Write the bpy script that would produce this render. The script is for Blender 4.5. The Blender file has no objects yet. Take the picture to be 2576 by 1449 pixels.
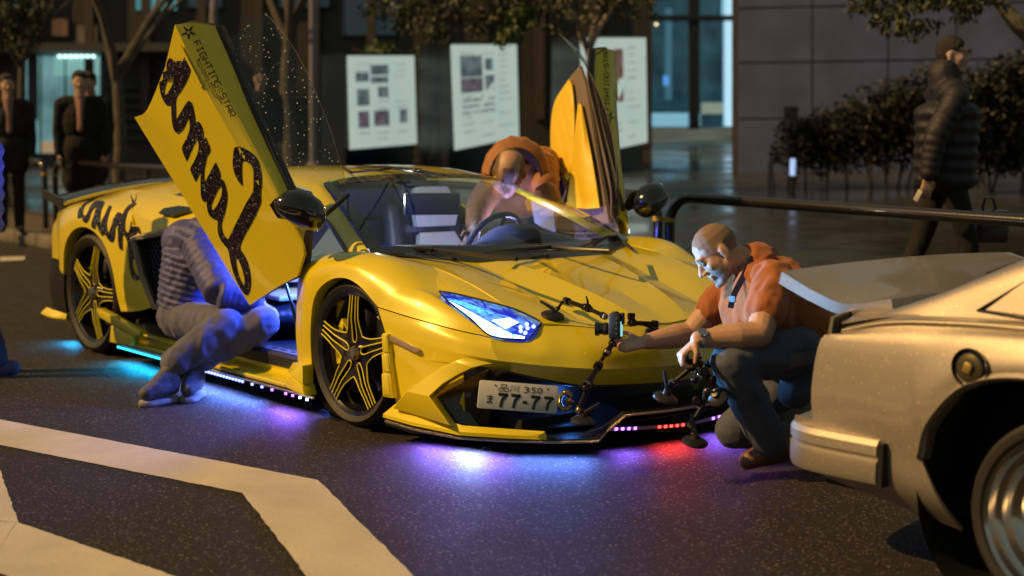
import bpy, bmesh, math, random
from mathutils import Vector, Matrix, noise
random.seed(7)
S = bpy.context.scene
COL = S.collection
V = Vector
# ---------------------------------------------------------------- camera
CAM = V((5.2576, -4.5186, 1.3225)); YAW, PITCH, ROLL = 2.43737, -0.10882, 0.010713
FOC = 3581.5; PW, PH = 2576.0, 1449.0
_f = V((math.cos(YAW)*math.cos(PITCH), math.sin(YAW)*math.cos(PITCH), math.sin(PITCH)))
_r0 = _f.cross(V((0, 0, 1))).normalized(); _u0 = _r0.cross(_f)
_r = _r0*math.cos(ROLL) + _u0*math.sin(ROLL); _u = _u0*math.cos(ROLL) - _r0*math.sin(ROLL)
cd = bpy.data.cameras.new('camera'); cam = bpy.data.objects.new('camera', cd); COL.objects.link(cam)
cam.matrix_world = Matrix(((_r.x, _u.x, -_f.x, CAM.x), (_r.y, _u.y, -_f.y, CAM.y), (_r.z, _u.z, -_f.z, CAM.z), (0, 0, 0, 1)))
cd.sensor_width = 36; cd.lens = 36*FOC/PW; cd.clip_start = 0.05; cd.clip_end = 2000
cd.dof.use_dof = True; cd.dof.focus_distance = 5.9; cd.dof.aperture_fstop = 1.9
S.camera = cam
# ---------------------------------------------------------------- world, sun, exposure
SUN_EL, SUN_AZ = math.radians(40), (-0.50, -0.866)     # the street light comes from the left of the picture
W = bpy.data.worlds.new('World'); S.world = W; W.use_nodes = True
wn = W.node_tree; bg = wn.nodes['Background']
sky = wn.nodes.new('ShaderNodeTexSky'); sky.sky_type = 'NISHITA'; sky.sun_disc = False
sky.sun_elevation = SUN_EL; sky.sun_rotation = math.atan2(SUN_AZ[0], SUN_AZ[1])
mixw = wn.nodes.new('ShaderNodeMix'); mixw.data_type = 'RGBA'; mixw.inputs[0].default_value = 0.9
wn.links.new(sky.outputs[0], mixw.inputs[6]); mixw.inputs[7].default_value = (0.84, 0.90, 0.58, 1)   # city glow on low night cloud
wn.links.new(mixw.outputs[2], bg.inputs[0]); bg.inputs[1].default_value = 0.145
sl = bpy.data.lights.new('sun', 'SUN'); sl.energy = 4.1; sl.angle = math.radians(0.8); sl.color = (1.0, 0.575, 0.19)
so = bpy.data.objects.new('sun', sl); COL.objects.link(so)
_ld = V((SUN_AZ[0]*math.cos(SUN_EL), SUN_AZ[1]*math.cos(SUN_EL), math.sin(SUN_EL)))
so.rotation_euler = _ld.to_track_quat('Z', 'Y').to_euler()
S.view_settings.view_transform = 'Standard'; S.view_settings.look = 'None'
S.view_settings.exposure = 0.0; S.view_settings.gamma = 1.0; S.view_settings.use_curve_mapping = False
S.render.engine = 'CYCLES'
S.cycles.use_denoising = True; S.cycles.denoiser = 'OPENIMAGEDENOISE'; S.cycles.denoising_input_passes = 'RGB_ALBEDO_NORMAL'; S.cycles.denoising_prefilter = 'ACCURATE'; S.cycles.max_bounces = 8; S.cycles.transparent_max_bounces = 12
S.cycles.sample_clamp_indirect = 2.5; S.cycles.caustics_reflective = False; S.cycles.caustics_refractive = False

# ---------------------------------------------------------------- points from the survey of the photograph
def _ray(px, py):
    return _f + _r*((px-PW/2)/FOC) - _u*((py-PH/2)/FOC)
def at(px, py, d):                       # point at depth d
    return CAM + _ray(px, py)*d
def atc(px, py, axis, val):              # point where the sight line meets x, y or z = val
    r = _ray(px, py); return CAM + r*((val-CAM[axis])/r[axis])
def onpl(px, py, A, n):                  # point on the plane through A with normal n
    r = _ray(px, py); return CAM + r*((A-CAM).dot(n)/r.dot(n))

# ---------------------------------------------------------------- materials
MATS = {}
def _mix(nt, fac, a, b):
    m = nt.nodes.new('ShaderNodeMix'); m.data_type = 'RGBA'
    if fac is not None: nt.links.new(fac, m.inputs[0])
    for s, v in ((6, a), (7, b)):
        if isinstance(v, (tuple, list)): m.inputs[s].default_value = (*v[:3], 1)
        else: nt.links.new(v, m.inputs[s])
    return m.outputs[2]
def _noise(nt, scale, detail=4, rough=.55, typ='noise', vec=None, dist=0):
    if typ == 'noise':
        n = nt.nodes.new('ShaderNodeTexNoise'); n.inputs['Detail'].default_value = detail; n.inputs['Roughness'].default_value = rough
        n.inputs['Distortion'].default_value = dist
    else:
        n = nt.nodes.new('ShaderNodeTexVoronoi')
    n.inputs['Scale'].default_value = scale
    if vec is None:
        tc = nt.nodes.get('TC') or nt.nodes.new('ShaderNodeTexCoord'); tc.name = 'TC'; vec = tc.outputs['Object']
    nt.links.new(vec, n.inputs['Vector']); return n
def _ramp(nt, fac, lo, hi, a=(0, 0, 0), b=(1, 1, 1)):
    r = nt.nodes.new('ShaderNodeValToRGB'); nt.links.new(fac, r.inputs[0])
    r.color_ramp.elements[0].position = lo; r.color_ramp.elements[1].position = hi
    r.color_ramp.elements[0].color = (*a, 1); r.color_ramp.elements[1].color = (*b, 1); return r.outputs[0]
def mat(name, col, rough=.5, metal=0, spec=.5, coat=0, var=0, vscale=8, bump=0, bscale=60, emit=None, estr=0, sheen=0, btype='noise', trans=0, coatr=.05, dist=.02):
    if name in MATS: return MATS[name]
    m = bpy.data.materials.new(name); m.use_nodes = True; nt = m.node_tree; b = nt.nodes['Principled BSDF']
    b.inputs['Base Color'].default_value = (*col, 1); b.inputs['Roughness'].default_value = rough
    b.inputs['Metallic'].default_value = metal; b.inputs['Specular IOR Level'].default_value = spec
    b.inputs['Coat Weight'].default_value = coat; b.inputs['Coat Roughness'].default_value = coatr
    if sheen: b.inputs['Sheen Weight'].default_value = sheen
    if trans: b.inputs['Transmission Weight'].default_value = trans
    if emit: b.inputs['Emission Color'].default_value = (*emit, 1); b.inputs['Emission Strength'].default_value = estr
    if var:
        n = _noise(nt, vscale, 5)
        nt.links.new(_mix(nt, _ramp(nt, n.outputs[0], .3, .7), tuple(c*(1-var) for c in col), tuple(min(1, c*(1+var)) for c in col)), b.inputs['Base Color'])
    if bump:
        n = _noise(nt, bscale, 4, typ=btype); bp = nt.nodes.new('ShaderNodeBump'); bp.inputs['Strength'].default_value = bump
        bp.inputs['Distance'].default_value = dist
        nt.links.new(n.outputs[0], bp.inputs['Height']); nt.links.new(bp.outputs[0], b.inputs['Normal'])
    MATS[name] = m; return m
def emat(name, col, s):
    if name in MATS: return MATS[name]
    m = bpy.data.materials.new(name); m.use_nodes = True; b = m.node_tree.nodes['Principled BSDF']
    b.inputs['Base Color'].default_value = (*[c*.3 for c in col], 1); b.inputs['Roughness'].default_value = .4
    b.inputs['Emission Color'].default_value = (*col, 1); b.inputs['Emission Strength'].default_value = s
    MATS[name] = m; return m
def glassmat(name, tint=(.8, .85, .85), refl=1.0, drops=False, rough=.0, ior=1.5):
    m = bpy.data.materials.new(name); m.use_nodes = True; nt = m.node_tree; nt.nodes.clear()
    o = nt.nodes.new('ShaderNodeOutputMaterial'); t = nt.nodes.new('ShaderNodeBsdfTransparent'); t.inputs[0].default_value = (*tint, 1)
    g = nt.nodes.new('ShaderNodeBsdfGlossy'); g.inputs['Roughness'].default_value = rough; g.inputs[0].default_value = (refl, refl, refl, 1)
    fr = nt.nodes.new('ShaderNodeFresnel'); fr.inputs[0].default_value = ior; mx = nt.nodes.new('ShaderNodeMixShader')
    nt.links.new(fr.outputs[0], mx.inputs[0]); nt.links.new(t.outputs[0], mx.inputs[1]); nt.links.new(g.outputs[0], mx.inputs[2])
    nt.links.new(mx.outputs[0], o.inputs[0]); MATS[name] = m; return m

# ---------------------------------------------------------------- scene bookkeeping
WLOC = {}
def thing(name, label, cat, loc=(0, 0, 0), group=None):
    o = bpy.data.objects.new(name, None); o.empty_display_size = .1; COL.objects.link(o); o.location = loc
    WLOC[o.name] = V(loc); o['label'] = label; o['category'] = cat
    if group: o['group'] = group
    return o
def tag(o, label, cat, group=None):
    o['label'] = label; o['category'] = cat
    if group: o['group'] = group
    return o
def link(name, me, parent=None, kind=None, label=None):
    o = bpy.data.objects.new(name, me); COL.objects.link(o)
    if parent is not None:
        w = WLOC[parent.name]; me.transform(Matrix.Translation(-w)); o.parent = parent; WLOC[o.name] = w
    else: WLOC[o.name] = V((0, 0, 0))
    if kind: o['kind'] = kind
    if label: o['label'] = label
    return o
def copy_tree(o, parent=None):
    c = o.copy(); COL.objects.link(c); WLOC[c.name] = WLOC.get(o.name, V((0, 0, 0))).copy()
    if parent is not None: c.parent = parent
    for ch in list(o.children): copy_tree(ch, c)
    return c
def settle(o):
    """give a top-level mesh an origin at its own base"""
    me = o.data; n = len(me.vertices)
    if not n or o.parent: return o
    xs = [v.co for v in me.vertices]; lo = V((min(c[i] for c in xs) for i in range(3))); hi = V((max(c[i] for c in xs) for i in range(3)))
    b = V(((lo.x+hi.x)/2, (lo.y+hi.y)/2, lo.z)); me.transform(Matrix.Translation(-b)); o.location = b; WLOC[o.name] = b; return o

# ---------------------------------------------------------------- mesh building
def spl(P, n, sharp=()):
    P = [V(p) for p in P]; N = len(P)
    if N == 1: return P
    out = []
    for i in range(N-1):
        a, b = P[i], P[i+1]
        ma = (b-a) if (i == 0 or i in sharp) else (P[i+1]-P[i-1])*.5
        mb = (b-a) if (i+2 >= N or (i+1) in sharp) else (P[i+2]-P[i])*.5
        for k in range(n):
            t = k/n; t2, t3 = t*t, t*t*t
            out.append(a*(2*t3-3*t2+1) + ma*(t3-2*t2+t) + b*(-2*t3+3*t2) + mb*(t3-t2))
    out.append(P[-1]); return out
def surf(rows, nu=4, nv=4, su=(), sv=()):
    R = [spl(r, nu, su) for r in rows]; C = [spl([r[j] for r in R], nv, sv) for j in range(len(R[0]))]
    return [[C[j][i] for j in range(len(C))] for i in range(len(C[0]))]
def my(p): return V((p[0], -p[1], p[2]))
class MB:
    def __init__(s): s.v = []; s.f = []; s.m = []
    def add(s, vs, fs, mi=0):
        b = len(s.v); s.v += [V(v) for v in vs]; s.f += [tuple(i+b for i in f) for f in fs]; s.m += [mi]*len(fs); return s
    def grid(s, g, mi=0, flip=False):
        h, w = len(g), len(g[0]); fs = []
        for i in range(h-1):
            for j in range(w-1):
                q = (i*w+j, i*w+j+1, (i+1)*w+j+1, (i+1)*w+j); fs.append(q[::-1] if flip else q)
        return s.add([p for r in g for p in r], fs, mi)
    def box(s, c, size, rot=None, mi=0, taper=1.0):
        hx, hy, hz = [d/2 for d in size]; vs = []
        for z in (-1, 1):
            k = taper if z > 0 else 1
            for x, y in ((-1, -1), (1, -1), (1, 1), (-1, 1)): vs.append(V((x*hx*k, y*hy*k, z*hz)))
        if rot is not None: vs = [rot @ v for v in vs]
        return s.add([v+V(c) for v in vs], [(3, 2, 1, 0), (4, 5, 6, 7), (0, 1, 5, 4), (1, 2, 6, 5), (2, 3, 7, 6), (3, 0, 4, 7)], mi)
    def bar(s, a, b, w, h, up=(0, 0, 1), mi=0):
        a, b = V(a), V(b); d = (b-a); L = d.length; d.normalize(); y = V(up).cross(d)
        y = y.normalized() if y.length > 1e-6 else d.orthogonal().normalized(); z = d.cross(y)
        return s.box((a+b)/2, (L, w, h), Matrix((d, y, z)).transposed(), mi)
    def tube(s, pts, r, n=8, mi=0, caps=True, closed=False):
        pts = [V(p) for p in pts]; N = len(pts); rs = r if isinstance(r, (list, tuple)) else [r]*N; vs = []; pn = None
        for i, p in enumerate(pts):
            if closed: t = pts[(i+1) % N]-pts[i-1]
            else: t = pts[min(i+1, N-1)]-pts[max(i-1, 0)]
            t.normalize()
            if pn is None: pn = t.orthogonal().normalized()
            else:
                pn = pn-t*pn.dot(t); pn = pn.normalized() if pn.length > 1e-6 else t.orthogonal().normalized()
            b = t.cross(pn)
            for k in range(n):
                a = 2*math.pi*k/n; vs.append(p+(pn*math.cos(a)+b*math.sin(a))*rs[i])
        fs = []
        for i in range(N if closed else N-1):
            j = (i+1) % N
            for k in range(n): fs.append((i*n+k, i*n+(k+1) % n, j*n+(k+1) % n, j*n+k))
        if caps and not closed: fs += [tuple(range(n))[::-1], tuple(range((N-1)*n, N*n))]
        return s.add(vs, fs, mi)
    def lathe(s, prof, o, axis, n=32, mi=0, a0=0, a1=2*math.pi):
        """prof: (radius, distance along axis)"""
        ax = V(axis).normalized(); u = ax.orthogonal().normalized() if abs(ax.y) < .9 else V((1, 0, 0)); u = (u-ax*u.dot(ax)).normalized(); w = ax.cross(u)
        full = abs(a1-a0-2*math.pi) < 1e-6; m = n if full else n+1; vs = []
        for i in range(m):
            a = a0+(a1-a0)*i/n; d = u*math.cos(a)+w*math.sin(a)
            for r, h in prof: vs.append(V(o)+d*r+ax*h)
        k = len(prof); fs = []
        for i in range(n):
            j = (i+1) % m
            for q in range(k-1): fs.append((i*k+q, j*k+q, j*k+q+1, i*k+q+1))
        return s.add(vs, fs, mi)
    def prism(s, poly, d, mi=0):
        """poly: 3-D outline; extruded by vector d"""
        P = [V(p) for p in poly]; n = len(P); d = V(d)
        return s.add(P+[p+d for p in P], [tuple(range(n))[::-1], tuple(range(n, 2*n))]+[(i, (i+1) % n, n+(i+1) % n, n+i) for i in range(n)], mi)
    def ball(s, c, r, n=10, mi=0, rot=None):
        r = V(r) if isinstance(r, (tuple, list, Vector)) else V((r, r, r)); vs = []; h = max(5, n//2)
        for i in range(h+1):
            t = math.pi*i/h
            for k in range(n):
                a = 2*math.pi*k/n; v = V((math.sin(t)*math.cos(a)*r.x, math.sin(t)*math.sin(a)*r.y, math.cos(t)*r.z))
                vs.append((rot @ v if rot is not None else v)+V(c))
        return s.add(vs, [(i*n+k, i*n+(k+1) % n, (i+1)*n+(k+1) % n, (i+1)*n+k)[::-1] for i in range(h) for k in range(n)], mi)
    def ribbon(s, pts, ws, n, mi=0):
        """flat strip following pts with half widths ws lying on normals n"""
        pts = [V(p) for p in pts]; N = len(pts); L = []; Rr = []
        for i, p in enumerate(pts):
            t = (pts[min(i+1, N-1)]-pts[max(i-1, 0)]).normalized(); b = V(n).cross(t).normalized(); w = ws[i] if isinstance(ws, (list, tuple)) else ws
            L.append(p+b*w); Rr.append(p-b*w)
        return s.grid([L, Rr], mi)
    def build(s, name, mats, parent=None, smooth=True, angle=32, merge=1e-4, solid=0, out=None, bevel=0, kind=None, label=None, recalc=True, sub=0):
        bm = bmesh.new(); vv = [bm.verts.new(v) for v in s.v]
        for f, mi in zip(s.f, s.m):
            try: q = bm.faces.new([vv[i] for i in f]); q.material_index = mi
            except ValueError: pass
        if merge: bmesh.ops.remove_doubles(bm, verts=bm.verts, dist=merge)
        bmesh.ops.dissolve_degenerate(bm, edges=bm.edges, dist=1e-6)
        if recalc: bmesh.ops.recalc_face_normals(bm, faces=bm.faces)
        bm.normal_update()
        if out is not None:
            k = sum(f.normal.dot(f.calc_center_median()-V(out))*f.calc_area() for f in bm.faces)
            if k < 0: bmesh.ops.reverse_faces(bm, faces=bm.faces)
        if solid:
            bm.normal_update(); old = list(bm.faces); nv = {v: bm.verts.new(v.co-v.normal*solid) for v in list(bm.verts)}
            for f in old:
                q = bm.faces.new([nv[v] for v in reversed(f.verts)]); q.material_index = f.material_index
            for e in [e for e in list(bm.edges) if len(e.link_faces) == 1 and e.verts[0] in nv and e.verts[1] in nv]:
                l = e.link_faces[0].loops[0]
                while l.edge != e: l = l.link_loop_next
                a, b = l.vert, l.link_loop_next.vert
                try: q = bm.faces.new((b, a, nv[a], nv[b])); q.material_index = e.link_faces[0].material_index
                except ValueError: pass
            bm.normal_update()
        if bevel:
            es = [e for e in bm.edges if len(e.link_faces) == 2 and e.calc_face_angle(0) > math.radians(30)]
            if es: bmesh.ops.bevel(bm, geom=es, offset=bevel, segments=2, affect='EDGES', profile=.5, clamp_overlap=True)
        for f in bm.faces: f.smooth = smooth
        if smooth:
            for e in bm.edges:
                if len(e.link_faces) == 2 and e.calc_face_angle(0) > math.radians(angle): e.smooth = False
        me = bpy.data.meshes.new(name); bm.to_mesh(me); bm.free()
        for m in (mats if isinstance(mats, (list, tuple)) else [mats]): me.materials.append(m)
        o = link(name, me, parent, kind, label)
        return o if parent is not None or kind == 'structure' else settle(o)
def text_mesh(txt, size, xdir, ydir, origin, mb, mi=0, depth=.001, align='LEFT', shear=0, spacing=1.0, bold=0):
    cu = bpy.data.curves.new('t', 'FONT'); cu.body = txt; cu.size = size; cu.extrude = depth; cu.align_x = align; cu.shear = shear
    cu.space_character = spacing; cu.resolution_u = 2; cu.offset = bold
    ob = bpy.data.objects.new('t', cu); COL.objects.link(ob); dg = bpy.context.evaluated_depsgraph_get()
    me = bpy.data.meshes.new_from_object(ob.evaluated_get(dg)); x, y = V(xdir).normalized(), V(ydir).normalized(); z = x.cross(y)
    vs = [V(origin)+x*v.co.x+y*v.co.y+z*v.co.z for v in me.vertices]; mb.add(vs, [tuple(p.vertices) for p in me.polygons], mi)
    bpy.data.objects.remove(ob); bpy.data.curves.remove(cu); bpy.data.meshes.remove(me)
def text_fn(txt, fn, mb, mi=0, bold=0):
    cu = bpy.data.curves.new('t', 'FONT'); cu.body = txt; cu.size = 1; cu.resolution_u = 2; cu.offset = bold
    ob = bpy.data.objects.new('t', cu); COL.objects.link(ob); dg = bpy.context.evaluated_depsgraph_get()
    me = bpy.data.meshes.new_from_object(ob.evaluated_get(dg)); k = max([v.co.x for v in me.vertices]+[1e-3])
    mb.add([fn(v.co.x/k, v.co.y/.73, 0) for v in me.vertices], [tuple(p.vertices) for p in me.polygons], mi)
    bpy.data.objects.remove(ob); bpy.data.curves.remove(cu); bpy.data.meshes.remove(me)
def lumps(name, prims, mats, parent=None, voxel=.008, smooth=2, fold=None, matf=None, label=None, dec=None):
    """organic solid: capsules ('c',p0,p1,r0,r1) and ellipsoids ('e',c,(rx,ry,rz),rot3) fused into one skin"""
    mb = MB()
    for p in prims:
        if p[0] == 'c':
            a, b, ra, rb = V(p[1]), V(p[2]), p[3], p[4]; L = (b-a).length; n = max(2, int(L/(.5*min(ra, rb)+1e-4))); n = min(n, 14)
            mb.ball(a, ra, 12); mb.ball(b, rb, 12)
            if L > 1e-5: mb.tube([a, b], [ra, rb], 14)
        else: mb.ball(p[1], p[2], 16, rot=p[3] if len(p) > 3 else None)
    bm = bmesh.new(); vv = [bm.verts.new(v) for v in mb.v]
    for f in mb.f: bm.faces.new([vv[i] for i in f])
    bmesh.ops.remove_doubles(bm, verts=bm.verts, dist=1e-6)
    bmesh.ops.recalc_face_normals(bm, faces=bm.faces)
    me = bpy.data.meshes.new(name); bm.to_mesh(me); bm.free()
    o = bpy.data.objects.new(name, me); COL.objects.link(o)
    r = o.modifiers.new('r', 'REMESH'); r.mode = 'VOXEL'; r.voxel_size = voxel
    sm = o.modifiers.new('s', 'SMOOTH'); sm.factor = .5; sm.iterations = smooth
    dg = bpy.context.evaluated_depsgraph_get(); me2 = bpy.data.meshes.new_from_object(o.evaluated_get(dg))
    bpy.data.objects.remove(o); bpy.data.meshes.remove(me); me2.name = name
    if fold:
        amp, sc, stretch = fold; off = V((random.random()*50, 0, 0)); nrm = [v.normal.copy() for v in me2.vertices]
        for v, nn in zip(me2.vertices, nrm):
            q = V((v.co.x*stretch[0], v.co.y*stretch[1], v.co.z*stretch[2]))*sc+off
            v.co += nn*(amp*(1-2*abs(noise.noise(q)))*.6+amp*.5*noise.noise(q*2.3))
    me2.materials.clear()
    for m in (mats if isinstance(mats, (list, tuple)) else [mats]): me2.materials.append(m)
    for p in me2.polygons:
        p.use_smooth = True
        p.material_index = matf(p.center) if matf else 0
    me2.update()
    return link(name, me2, parent, None, label)
# ---------------------------------------------------------------- material library
def paint(name, col, flake=.25):
    m = mat(name, col, rough=.32, metal=.05, spec=.5, coat=1.0, coatr=.04)
    nt = m.node_tree; b = nt.nodes['Principled BSDF']
    # standing rain drops, and the fine flake of the lacquer
    v = _noise(nt, 170, typ='v'); v.feature = 'F1'; v.inputs['Randomness'].default_value = 1
    n2 = _noise(nt, 9, 3); keep = _ramp(nt, n2.outputs[0], .52, .62)
    drop = _ramp(nt, v.outputs['Distance'], .12, .32, (1, 1, 1), (0, 0, 0))
    mu = nt.nodes.new('ShaderNodeMath'); mu.operation = 'MULTIPLY'; nt.links.new(drop, mu.inputs[0]); nt.links.new(keep, mu.inputs[1])
    bp = nt.nodes.new('ShaderNodeBump'); bp.inputs['Strength'].default_value = .35; bp.inputs['Distance'].default_value = .0012
    nt.links.new(mu.outputs[0], bp.inputs['Height']); nt.links.new(bp.outputs[0], b.inputs['Normal']); nt.links.new(bp.outputs[0], b.inputs['Coat Normal'])
    n = _noise(nt, 900, 1)
    nt.links.new(_mix(nt, _ramp(nt, n.outputs[0], .35, .65), tuple(c*(1-flake*.35) for c in col), tuple(min(1, c*(1+flake*.3)) for c in col)), b.inputs['Base Color'])
    return m
YEL = paint('yellow_paint', (.80, .66, .010))
YELR = mat('yellow_stripe', (.80, .70, .03), .35, coat=.5)
BLK = mat('black_plastic', (.012, .012, .013), .38, bump=.05, bscale=200)
GLOSSB = mat('gloss_black', (.008, .008, .009), .12, coat=1)
DARK = mat('dark_void', (.004, .004, .005), .8)
RUB = mat('rubber', (.022, .02, .02), .62, var=.25, vscale=30, bump=.1, bscale=90)
RIMB = mat('rim_black', (.012, .011, .011), .22, metal=.3, coat=.6)
STEEL = mat('disc_steel', (.25, .24, .23), .35, metal=1, bump=.05, bscale=120)
CHROME = mat('chrome', (.6, .6, .62), .12, metal=1)
SEATC = mat('cream_leather', (.50, .52, .38), .5, var=.08, vscale=20)
SEATD = mat('dark_leather', (.02, .022, .03), .45, bump=.1, bscale=150)
ALC = mat('brown_alcantara', (.16, .12, .085), .85, sheen=.3)
DASH = mat('dash_leather', (.05, .043, .036), .6, bump=.1, bscale=220)
RHINE = mat('rhinestone_trim', (.42, .36, .28), .25, metal=.8, bump=.9, bscale=260, btype='v', dist=.004)
GOLD = mat('gold_crystal', (.55, .42, .18), .2, metal=.9, bump=.9, bscale=200, btype='v', dist=.004)
PLATE = mat('plate_white', (.66, .66, .66), .4)
INK = mat('plate_green_ink', (.008, .02, .014), .5)
PRINT = mat('black_print', (.012, .012, .01), .45)
def carbon():
    m = mat('carbon_fibre', (.015, .014, .015), .3, coat=.8); nt = m.node_tree; b = nt.nodes['Principled BSDF']
    tc = nt.nodes.new('ShaderNodeTexCoord'); w = nt.nodes.new('ShaderNodeTexChecker'); w.inputs['Scale'].default_value = 160
    nt.links.new(tc.outputs['Object'], w.inputs[0]); nt.links.new(_mix(nt, w.outputs['Fac'], (.008, .008, .009), (.035, .032, .03)), b.inputs['Base Color']); return m
CARB = carbon()
def glitter():
    m = mat('glitter_vinyl', (.02, .015, .03), .3, metal=.6); nt = m.node_tree; b = nt.nodes['Principled BSDF']
    v = _noise(nt, 210, typ='v'); sep = nt.nodes.new('ShaderNodeSeparateColor'); nt.links.new(v.outputs['Color'], sep.inputs[0])
    c1 = _mix(nt, _ramp(nt, sep.outputs[0], .78, .98), (.018, .012, .026), (.16, .13, .15))
    c2 = _mix(nt, _ramp(nt, sep.outputs[1], .975, .985), c1, (.8, .85, .95)); nt.links.new(c2, b.inputs['Base Color'])
    bp = nt.nodes.new('ShaderNodeBump'); bp.inputs['Strength'].default_value = .8; bp.inputs['Distance'].default_value = .004
    nt.links.new(sep.outputs[2], bp.inputs['Height']); nt.links.new(bp.outputs[0], b.inputs['Normal']); return m
GLIT = glitter()
WSG = glassmat('windscreen_glass', (.80, .86, .86), 1.0)
HLG = glassmat('headlight_glass', (.93, .96, 1), 1.0)
def dropglass():
    m = glassmat('wet_side_glass', (.72, .76, .76), 1.0); nt = m.node_tree
    o = [n for n in nt.nodes if n.type == 'OUTPUT_MATERIAL'][0]; mx = o.inputs[0].links[0].from_node
    v = _noise(nt, 58, typ='v'); sep = nt.nodes.new('ShaderNodeSeparateColor'); nt.links.new(v.outputs['Color'], sep.inputs[0])
    d = _ramp(nt, v.outputs['Distance'], .13, .19, (1, 1, 1), (0, 0, 0)); k = _ramp(nt, sep.outputs[0], .35, .4)
    mu = nt.nodes.new('ShaderNodeMath'); mu.operation = 'MULTIPLY'; nt.links.new(d, mu.inputs[0]); nt.links.new(k, mu.inputs[1])
    df = nt.nodes.new('ShaderNodeBsdfPrincipled'); df.inputs['Base Color'].default_value = (.75, .75, .72, 1); df.inputs['Roughness'].default_value = .15
    m2 = nt.nodes.new('ShaderNodeMixShader'); nt.links.new(mu.outputs[0], m2.inputs[0]); nt.links.new(mx.outputs[0], m2.inputs[1]); nt.links.new(df.outputs[0], m2.inputs[2])
    nt.links.new(m2.outputs[0], o.inputs[0]); return m
SDG = dropglass()
def L(name, c, s): return emat(name, c, s)
LCY, LBL, LPU, LRE, LWH = L('led_cyan', (.03, .62, 1), 3.5), L('led_blue', (.22, .30, 1), 5), L('led_violet', (.45, .15, 1), 5), L('led_red', (1, .04, .03), 6), L('led_white', (.7, .9, 1), 6)
# ================================================================ THE YELLOW SUPERCAR (right = -y, nose = +x)
CAR = thing('sports_car', 'low yellow supercar with both scissor doors raised and violet underglow', 'sports car', (-1.3, 0, 0))
CC = (-1.2, 0, .45)
def panel(name, grids, m, mode='both', solid=.012, label=None, parent=None, out=CC, angle=30, closed=None):
    obs = []
    if mode == 'center':
        mb = MB()
        for g in grids: mb.grid(g); mb.grid([[my(p) for p in r] for r in g], flip=True)
        return [mb.build(name, m, parent or CAR, solid=solid, out=out, angle=angle, label=label)]
    for sd in ((1, -1) if mode == 'both' else (1,)):
        mb = MB()
        for g in grids: mb.grid(g if sd == 1 else [[my(p) for p in r] for r in g])
        c = V(out) if sd == 1 else my(out)
        obs.append(mb.build(name, m, parent or CAR, solid=solid, out=c, angle=angle, label=label))
    return obs
CW = (-.0, -.3, .45)
# ---- front fenders
arch = [(-.335, -.985, .22), (-.315, -1.005, .40), (-.255, -1.02, .565), (-.13, -1.027, .65), (.01, -1.03, .675), (.13, -1.027, .645), (.245, -1.017, .57)]
r1 = [(-.38, -.99, .22), (-.37, -1.012, .41), (-.315, -1.02, .62), (-.18, -1.018, .705), (0, -1.0, .742), (.15, -.99, .712), (.30, -.985, .63)]
r2 = [(-.42, -.988, .22), (-.42, -1.003, .42), (-.385, -.99, .675), (-.26, -.955, .752), (-.04, -.90, .782), (.18, -.895, .757), (.375, -.925, .657)]
r3 = [(-.455, -.985, .22), (-.455, -.995, .43), (-.445, -.955, .705), (-.25, -.835, .757), (-.10, -.75, .757), (.24, -.72, .727), (.46, -.85, .643)]
fmain = surf([arch, r1, r2, r3], 6, 5, su=())
lip = [[p for p in fr] for fr in [spl(arch, 6), spl([(p[0], p[1]+.05, p[2]-.008) for p in arch], 6)]]
fr_front = surf([[(.245, -1.017, .57), (.45, -.99, .545), (.66, -.93, .515), (.81, -.85, .49)],
                 [(.30, -.985, .63), (.48, -.955, .60), (.67, -.905, .545), (.81, -.85, .49)],
                 [(.375, -.925, .657), (.50, -.912, .632), (.68, -.885, .56), (.81, -.85, .49)],
                 [(.46, -.85, .643), (.53, -.875, .612), (.69, -.868, .548), (.81, -.85, .49)]], 5, 4)
sliver = surf([[(.24, -.72, .727), (.48, -.697, .67), (.71, -.67, .588)], [(.35, -.785, .69), (.52, -.75, .652), (.71, -.67, .588)], [(.46, -.85, .643), (.54, -.80, .634), (.71, -.67, .588)]], 4, 3)
fend = panel('front_fender', [fmain, lip, fr_front, sliver], YEL, out=CW)
# ---- bonnet
hood = surf([[(-.09, -.755, .757), (.24, -.718, .727), (.5, -.693, .667), (.71, -.665, .588), (.85, -.60, .532)],
             [(.02, -.62, .752), (.29, -.585, .712), (.52, -.56, .652), (.72, -.54, .585), (.885, -.52, .524)],
             [(.15, -.43, .730), (.36, -.42, .678), (.56, -.41, .618), (.77, -.40, .558), (.945, -.40, .509)],
             [(.24, -.30, .731), (.42, -.26, .700), (.62, -.22, .651), (.82, -.18, .590), (1.0, -.14, .512)],
             [(.26, 0, .732), (.45, 0, .686), (.64, 0, .626), (.84, 0, .566), (1.01, 0, .505)]], 5, 6, sv=(2, 3))
bon = panel('bonnet', [hood], YEL, 'center', out=(.4, 0, 0), angle=10)[0]
# ---- front bumper
bt = [(.245, -1.017, .565), (.45, -.99, .54), (.66, -.93, .51), (.81, -.85, .485), (.87, -.70, .465), (.842, -.60, .527), (.94, -.40, .508), (.998, -.14, .506), (1.008, 0, .500)]
bm_ = [(.28, -1.02, .51), (.475, -.998, .50), (.69, -.945, .475), (.835, -.865, .45), (.94, -.715, .425), (.955, -.60, .44), (1.04, -.42, .435), (1.085, -.17, .425), (1.093, 0, .42)]
br = [(.31, -1.018, .45), (.50, -1.0, .445), (.725, -.945, .42), (.865, -.855, .40), (.965, -.725, .382), (1.035, -.58, .365), (1.08, -.44, .353), (1.112, -.2, .343), (1.12, 0, .338)]
bb = [(.335, -1.01, .33), (.52, -.995, .37), (.735, -.935, .375), (.845, -.845, .365), (.945, -.705, .325), (1.0, -.565, .291), (1.05, -.42, .28), (1.08, -.2, .268), (1.09, 0, .262)]
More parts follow.
